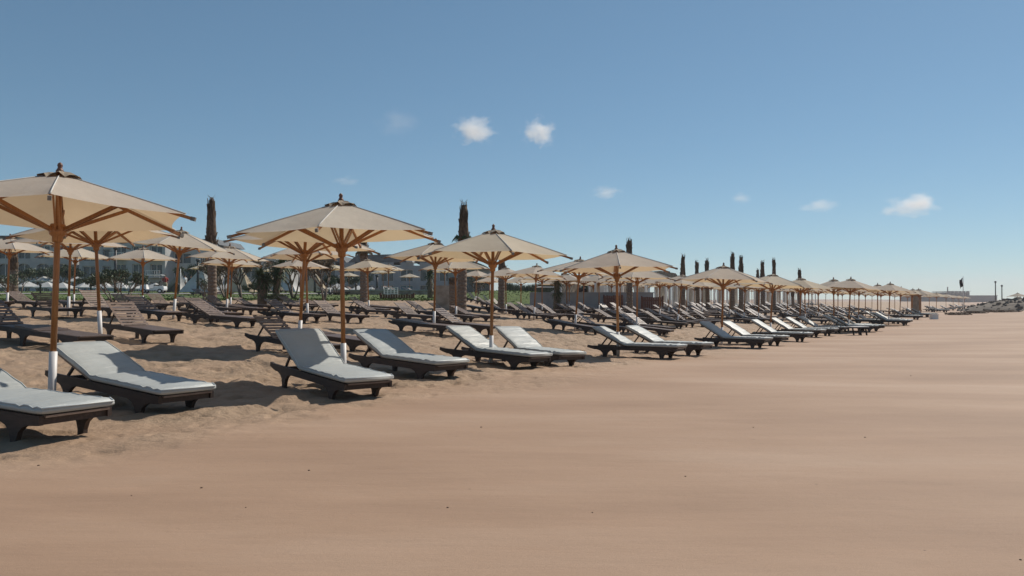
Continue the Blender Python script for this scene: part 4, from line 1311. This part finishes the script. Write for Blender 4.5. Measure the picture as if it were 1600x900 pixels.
# ------------------------------------------------------------------ cabanas along the back of the beach
def make_cabana():
    t = empty('cabana'); W, D, H = 3.0, 3.0, 2.55
    for x in (-W / 2, W / 2):
        for y in (-D / 2, D / 2):
            MB().bx(x - .07, x + .07, y - .07, y + .07, -.4, H).build('post', M['white'], t)
    b = MB()
    for s in (-1, 1):
        b.bx(-W / 2 - .15, W / 2 + .15, s * D / 2 - .05, s * D / 2 + .05, H + .001, H + .15)
    for k in range(9):
        x = -W / 2 + W * k / 8; b.bx(x - .03, x + .03, -D / 2 - .15, D / 2 + .15, H + .152, H + .25)
    b.build('roof_beams', M['white'], t)
    rnd = random.Random(4)
    for (x, y) in ((-W / 2 + .1, -D / 2), (W / 2 - .1, -D / 2), (-W / 2 + .1, D / 2), (W / 2 - .1, D / 2)):
        sgn = 1 if x < 0 else -1
        vs = []; fs = []; n = 10; m_ = 8
        for i in range(m_ + 1):
            f = i / m_
            wd = .75 * (1 - .75 * math.sin(math.pi * min(1, f * 1.05)) ** 1.5 * (1 if f < .75 else .8)) + .1
            for j in range(n + 1):
                xx = x + sgn * wd * j / n; yy = y + .05 * math.sin(j * 2.1)
                vs.append((xx, yy, H - .02 - (H - .1) * f))
        for i in range(m_):
            for j in range(n):
                q = i * (n + 1) + j; fs.append((q, q + 1, q + n + 2, q + n + 1))
        MB().add(vs, fs, True).build('curtain', M['curtain'], t)
    b = MB(); b.bx(-W / 2 + .1, W / 2 - .1, D / 2 - .03, D / 2 + .01, .1, H - .1); b.build('back_panel', M['thatch'], t)
    MB().bx(-1.1, 1.1, -.7, .8, .05, .42).build('daybed', M['cushion'], t)
    return t
cab = make_cabana()
cl = []
u_ = 55.0; i = 0
while u_ < 150:
    X, Y = xy(u_, 26.2)
    o = cab if i == 0 else copy_tree(cab)
    o.location = (X, Y, gz(X, Y)); o.rotation_euler = (0, 0, -R(31) + R(90) - R(0))
    tag(o, f"white framed cabana with beige curtains, {ORD[i]} from the left in the back row" if i < 9 else 'far white framed cabana near the right end of the back row', 'cabana', 'cabanas along the back of the beach' if i < 9 else 'far cabanas')
    i += 1; u_ += 5.2 if i < 8 else 6.5
scr = [(1432, 74, 455, 483)]
for px, Y, yt, yb in scr:
    t = empty('reed_screen', (0, 0, 0)); x0, x1 = PX(px - 7, Y), PX(px + 6, Y)
    MB().bx(x0, x1, Y, Y + .06, gz(x0, Y), TOPZ(460, Y)).build('panel', M['thatch'], t)
    for x in (x0 - .04, x1 + .04): MB().bx(x - .039, x + .039, Y - .02, Y + .08, gz(x0, Y) - .2, TOPZ(459, Y)).build('post', M['pole'], t)
    tag(t, 'brown woven screen between posts near the far end of the front row', 'screen')

# ------------------------------------------------------------------ small tables and boxes
def side_table(px, y, Y, label, top_m='white'):
    X = PX(px, Y); t = empty('side_table', (X, Y, gz(X, Y)), .3)
    MB().bx(-.45, .35, -.25, .25, .34, .375).build('table_top', M[top_m], t)
    for s in (-.05, .25):
        for q in (-.22, .22):
            MB().bar((s, q, -.05), (s - .08, q, .339), .05, .05).build('leg', M['rubber'], t)
    tag(t, label, 'table'); return t
side_table(1341, 512, 33.5, 'low white topped table with black legs standing out on the open sand')
t = empty('towel_box', (PX(1459, 62), 62, gz(PX(1459, 62), 62)), .1)
MB().bx(-.25, .25, -.2, .2, 0, .36).build('body', M['white'], t); MB().bx(-.28, .28, -.23, .23, .361, .4).build('lid', M['white'], t)
tag(t, 'bright white towel box among the far front loungers', 'box')

# ------------------------------------------------------------------ people, tiny on the lawn and by the wall
def person(px, Y, label, shirt, trousers, pose=0.0, zoff=0.0, rz=0.0, seed=0):
    X = PX(px, Y); z0 = gz(X, Y) + .05 + zoff
    V = [(0, 0, .95), (0, .0, 1.15), (0, 0, 1.38), (0, .01, 1.50), (0, .0, 1.60), (0, 0, 1.70),
         (-.10, 0, .90), (-.11, -.03 - pose, .50), (-.11, .04 - pose * .3, .07), (-.11, -.12 - pose * .3, .03),
         (.10, 0, .90), (.11, -.03 + pose, .50), (.11, .06 + pose * 1.2, .07), (.11, -.10 + pose * 1.2, .03),
         (-.19, 0, 1.40), (-.25, .02, 1.14), (-.23, -.12 - pose, .92), (-.225, -.15 - pose, .84),
         (.19, 0, 1.40), (.25, .02, 1.14), (.24, -.12 + pose, .92), (.235, -.15 + pose, .84)]
    E = [(0, 1), (1, 2), (2, 3), (3, 4), (4, 5), (0, 6), (6, 7), (7, 8), (8, 9), (0, 10), (10, 11), (11, 12), (12, 13), (2, 14), (14, 15), (15, 16), (16, 17), (2, 18), (18, 19), (19, 20), (20, 21)]
    Rr = [.14, .13, .15, .055, .085, .085, .085, .06, .042, .035, .085, .06, .042, .035, .055, .042, .032, .028, .055, .042, .032, .028]
    me = bpy.data.meshes.new('person'); me.from_pydata(V, E, []); me.update()
    o = bpy.data.objects.new('person', me); COL.objects.link(o)
    md = o.modifiers.new('skin', 'SKIN')
    for i, r_ in enumerate(Rr): me.skin_vertices[0].data[i].radius = (r_, r_ * .85)
    me.skin_vertices[0].data[0].use_root = True
    md.use_smooth_shade = True
    o.modifiers.new('sub', 'SUBSURF').levels = 1
    o.modifiers['sub'].render_levels = 1
    me.materials.append(M['skin'])
    o.location = (X, Y, z0); o.rotation_euler = (0, 0, rz)
    MB().lathe([(.165, .93), (.18, 1.05), (.175, 1.25), (.21, 1.37), (.17, 1.46), (.07, 1.49)], 12).build('shirt', M[shirt], o)
    b = MB(); b.lathe([(.185, .78), (.19, .9), (.175, 1.0)], 12)
    b.tube([(-.1, 0, .9), (-.11, -.03 - pose, .48), (-.11, .03 - pose * .3, .12)], [.11, .085, .07], 8); b.tube([(.1, 0, .9), (.11, -.03 + pose, .48), (.11, .05 + pose * 1.2, .12)], [.11, .085, .07], 8)
    b.build('trousers', M[trousers], o)
    MB().lathe([(.0, 1.80), (.06, 1.79), (.095, 1.74), (.1, 1.67), (.09, 1.64)], 10).build('hair', M['blackcloth'], o)
    for s in (-1, 1): MB().tube([(s * .2, 0, 1.42), (s * .252, .02, 1.15)], [.07, .06], 8).build('sleeve', M[shirt], o)
    tag(o, label, 'person'); return o
person(258, 76, 'person in a red shirt walking on the lawn behind the golf cart', 'red', 'tan', .1, rz=.5)
person(289, 80, 'person in white walking left of the pale pyramid tent', 'whitecloth', 'blackcloth', .14, rz=-1.2)
person(298, 82, 'person in white trousers standing just left of the pale pyramid tent', 'blackcloth', 'whitecloth', .05, rz=.3)
person(906, 64, 'person in black standing behind the grey wall near the parked white car', 'blackcloth', 'blackcloth', .02, .35, rz=.2)
person(914, 64.5, 'person in black leaning forward behind the grey wall, right one of two', 'blackcloth', 'blackcloth', .2, .25, rz=1.2)

# ------------------------------------------------------------------ right end: berm, rocks, umbrella, flag, far town
rnd = random.Random(9)
bx0, by0 = PX(1660, 104), 108
vs = []; fs = []; na = 90; nr_ = 26
for j in range(nr_ + 1):
    f = j / nr_
    for i in range(na):
        a = 2 * math.pi * i / na
        x_, y_ = bx0 + 19 * f * math.cos(a) * (1 if math.cos(a) > 0 else .62), by0 + 9 * f * math.sin(a)
        h = 1.9 * (1 - f ** 2) ** .8 + .9 * float(fbm(np.array(x_ * .35), np.array(y_ * .35), 4)) * (1 - f) - .35
        vs.append((x_, y_, gz(x_, y_) + h))
for j in range(nr_):
    for i in range(na):
        q = j * na
        fs.append((q + i, q + na + i, q + na + (i + 1) % na, q + (i + 1) % na))
tag(MB().add(vs, fs, True).build('rock_bank', M['rock']), kind='structure')
b = MB()
for i in range(420):
    a = rnd.uniform(0, 6.28); f = rnd.random() ** .6
    x_, y_ = bx0 + 18.5 * f * math.cos(a) * (1 if math.cos(a) > 0 else .62), by0 + 9 * f * math.sin(a)
    h = 1.9 * (1 - f ** 2) ** .8 - .35
    s_ = rnd.uniform(.08, .32)
    m = Euler((rnd.uniform(0, 3), rnd.uniform(0, 3), rnd.uniform(0, 3))).to_matrix()
    n0 = len(b.v)
    vv = [m @ Vector((sx * rnd.uniform(.6, 1), sy * rnd.uniform(.6, 1), sz * rnd.uniform(.5, .9))) * s_ + Vector((x_, y_, gz(x_, y_) + h + .05)) for sx in (-1, 1) for sy in (-1, 1) for sz in (-1, 1)]
    b.add(vv, [(0, 1, 3, 2), (4, 6, 7, 5), (0, 4, 5, 1), (2, 3, 7, 6), (0, 2, 6, 4), (1, 5, 7, 3)])
tag(b.build('rubble', M['rock']), 'loose dark rocks heaped on the bank at the right edge', 'rubble', kind='stuff')
def weed(px, Y, L, label):
    X = PX(px, Y); r_ = random.Random(int(px)); b = MB()
    for i in range(260):
        x_ = r_.gauss(0, L * .3); x_ = max(-L * .6, min(L * .6, x_)); y_ = r_.gauss(0, .5); a = r_.uniform(0, 3.14)
        b.bar((x_, y_, .03), (x_ + math.cos(a) * .4, y_ + math.sin(a) * .4, r_.uniform(.06, .28)), .08, .05)
    o = b.build('driftwood_heap', M['husk']); o.location = (X, Y, gz(X, Y)); tag(o, label, 'driftwood'); return o
weed(1568, 92, 3.2, 'dark strip of driftwood on the sand below the rock bank')
weed(1524, 88, 1.6, 'dark heap of driftwood left of the rock bank')
weed(1497, 80, 1.6, 'dark heap at the very end of the front lounger row')
o = parasol(1) if False else None
um = make_umbrella(1)
um.location = (PX(1590, 112), 112, TOPZ(457, 112) - H_UMB); tag(um, 'lone cream parasol on the rock bank at the right edge', 'parasol')
# flagpole
Y = 84; X = PX(1505, Y); zb = gz(X, Y); t = empty('flagpole', (X, Y, zb)); H = TOPZ(432, Y) - zb
MB().tube([(0, 0, -.2), (0, 0, H)], [.05, .035], 8).build('pole', M['white'], t)
vs = []; fs = []
for i in range(7):
    for j in range(5):
        f = i / 6
        vs.append((-.04 - .32 * f, .10 * math.sin(f * 7 + j), H - .15 - .22 * j - .25 * f * (1 + j * .1)))
for i in range(6):
    for j in range(4): q = i * 5 + j; fs.append((q, q + 1, q + 6, q + 5))
fl = MB().add(vs, fs, True).build('flag', M['blackcloth'], t)
sd = fl.modifiers.new('s', 'SOLIDIFY'); sd.thickness = .01
tag(t, 'white flagpole with a small drooping dark flag at the end of the beach', 'flagpole')
for px, yt, lb in ((1555.5, 442, 'taller of two thin masts beyond the sand near the right edge'), (1565.5, 448, 'shorter of two thin masts beyond the sand near the right edge')):
    Y = 210; X = PX(px, Y); zb = gz(X, Y); H = TOPZ(yt, Y) - zb; t = empty('mast', (X, Y, zb))
    MB().tube([(0, 0, -.5), (0, 0, H)], [.16, .12], 8).build('pole', M['dark'], t); MB().bx(-.18, .18, -.15, .15, H + .001, H + .5).build('lamp_head', M['dark'], t)
    tag(t, lb, 'mast')
Y = 700
t = empty('apartment_building', (0, 0, 0)); x0, x1 = PX(1452, Y), PX(1515, Y)
top = facade_wing(t, PX(1480, Y), x1, Y, 30, 0, 3, 3.0, 3.6, M['haze_town'], M['glass'], balcony=False, seed=3)
MB().bx(x0 - 12, PX(1480, Y) - .02, Y + 4, Y + 30, -1, 8.4).build('annex', M['haze_town'], t)
MB().bx(PX(1485, Y), PX(1516, Y), Y - .6, Y + 31, top + .62, top + 1.0).build('roof', M['roof'], t)
MB().tube([(PX(1488.5, Y), Y + 8, top), (PX(1488.5, Y), Y + 8, top + 5)], .5, 8).build('chimney', M['haze_town'], t)
tag(t, 'distant three-storey block with rows of dark windows behind the flagpole', 'building')
t = empty('warehouse', (0, 0, 0)); Y = 760
MB().bx(PX(1517, Y), PX(1558, Y), Y, Y + 30, -1, TOPZ(462.5, Y)).build('wall', M['haze_town'], t)
MB().bx(PX(1516.5, Y), PX(1558.5, Y), Y - .5, Y + 31, TOPZ(462.5, Y) + .01, TOPZ(461.5, Y)).build('roof', M['roof'], t)
tag(t, 'distant long low building right of the flagpole', 'building')
# far land on the skyline
vs = []; fs = []; n = 80
for i in range(n + 1):
    a = R(-50) + R(100) * i / n
    for (d_, h_) in ((1500, -2), (1520, 3.0 + 1.5 * float(fbm(np.array(i * .31), np.array(1.), 3)) * 2), (1900, 2.0), (1905, -3)):
        vs.append((d_ * math.sin(a), d_ * math.cos(a), h_))
for i in range(n):
    for j in range(3): q = i * 4 + j; fs.append((q, q + 4, q + 5, q + 1))
tag(MB().add(vs, fs, False).build('terrain', M['sand']), kind='structure')

# bits on the foreground sand
rnd = random.Random(2)
peb = None
for i, (px, y) in enumerate([(63, 724), (317, 760), (208, 773), (386, 793), (484, 735), (752, 668), (700, 794), (1176, 668), (1422, 577), (1350, 683), (1590, 875), (925, 800), (1070, 745), (291, 618)]):
    Y = FPX * (EYE + .02) / (y - HOR); X = PX(px, Y)
    s_ = .0055 * rnd.uniform(.7, 1.3) * (Y / 4) ** .5
    b = MB(); b.lathe([(0, -s_ * .5), (s_, -s_ * .3), (s_ * 1.15, 0), (s_ * .7, s_ * .5), (0, s_ * .6)], 7)
    o = b.build('pebble', M['husk']); o.location = (X, Y, float(sand_height(np.array(X), np.array(Y))[0]) + s_ * .2); o.rotation_euler = (0, 0, i)
    tag(o, 'tiny dark pebble lying on the smooth foreground sand', 'pebble', 'tiny dark pebbles on the foreground sand')

# ------------------------------------------------------------------ clouds: real puffs of vapour far off
def cloud_mat(name, dens, seed, sc_):
    m = bpy.data.materials.new(name); m.use_nodes = True; nt = m.node_tree
    for n_ in list(nt.nodes):
        if n_.type == 'BSDF_PRINCIPLED': nt.nodes.remove(n_)
    pv = nt.nodes.new('ShaderNodeVolumePrincipled'); pv.inputs['Color'].default_value = (1, 1, 1, 1); pv.inputs['Anisotropy'].default_value = .3
    tc = nt.nodes.new('ShaderNodeTexCoord'); mp = nt.nodes.new('ShaderNodeMapping'); mp.inputs['Location'].default_value = (seed * 3.1, seed * 1.7, seed)
    nt.links.new(tc.outputs['Object'], mp.inputs[0])
    nz = noise(nt, mp.outputs[0], sc_, 6, .62)
    ln = nt.nodes.new('ShaderNodeVectorMath'); ln.operation = 'LENGTH'; nt.links.new(tc.outputs['Object'], ln.inputs[0])
    # density = clamp(noise*a - radius*b)
    a = nt.nodes.new('ShaderNodeMath'); a.operation = 'MULTIPLY_ADD'; nt.links.new(ln.outputs['Value'], a.inputs[0]); a.inputs[1].default_value = -.55; a.inputs[2].default_value = -.14
    s = nt.nodes.new('ShaderNodeMath'); s.operation = 'ADD'; nt.links.new(nz, s.inputs[0]); nt.links.new(a.outputs[0], s.inputs[1])
    k = nt.nodes.new('ShaderNodeMath'); k.operation = 'MULTIPLY'; k.use_clamp = False; nt.links.new(s.outputs[0], k.inputs[0]); k.inputs[1].default_value = dens
    mx = nt.nodes.new('ShaderNodeMath'); mx.operation = 'MAXIMUM'; nt.links.new(k.outputs[0], mx.inputs[0]); mx.inputs[1].default_value = 0
    nt.links.new(mx.outputs[0], pv.inputs['Density']); nt.links.new(pv.outputs[0], nt.nodes['Material Output'].inputs['Volume'])
    m.volume_intersection_method = 'FAST' if hasattr(m, 'volume_intersection_method') else m
    return m
def cloud(px, py, w, h, dens, seed, sc_=1.6):
    D = 5200.0
    X = PX(px, D); Z = TOPZ(py, D)
    b = MB(); prof = [(math.sin(math.pi * k / 10), -math.cos(math.pi * k / 10)) for k in range(11)]
    b.lathe(prof, 20)
    o = b.build('cloud', cloud_mat('cloud_vapour', dens, seed, sc_))
    o.location = (X, D, Z); o.scale = (w / FPX * D / 2, w / FPX * D / 2 * .8, h / FPX * D / 2)
    tag(o, kind='structure')
cloud(741, 202, 92, 64, .04, 1, 2.2)
cloud(842, 206, 76, 58, .045, 2, 2.2)
cloud(1431, 320, 100, 52, .035, 3)
cloud(1392, 329, 46, 26, .02, 6)
cloud(948, 301, 70, 30, .015, 4)
cloud(1280, 321, 90, 34, .011, 5)
cloud(1159, 309, 50, 26, .011, 8)
cloud(620, 190, 100, 60, .003, 7)
cloud(540, 283, 60, 24, .008, 9)

# ------------------------------------------------------------------ haze
hz = MB().bx(-1400, 1900, -300, 2300, -6, 60).build('haze', M['sand'])
hm = bpy.data.materials.new('haze_air'); hm.use_nodes = True; nt = hm.node_tree
nt.nodes.remove(nt.nodes['Principled BSDF'])
pv = nt.nodes.new('ShaderNodeVolumePrincipled'); pv.inputs['Color'].default_value = (0.88, 0.89, 0.95, 1); pv.inputs['Density'].default_value = HAZE; pv.inputs['Anisotropy'].default_value = .2
nt.links.new(pv.outputs[0], nt.nodes['Material Output'].inputs['Volume'])
hz.data.materials.clear(); hz.data.materials.append(hm)
tag(hz, kind='stuff')
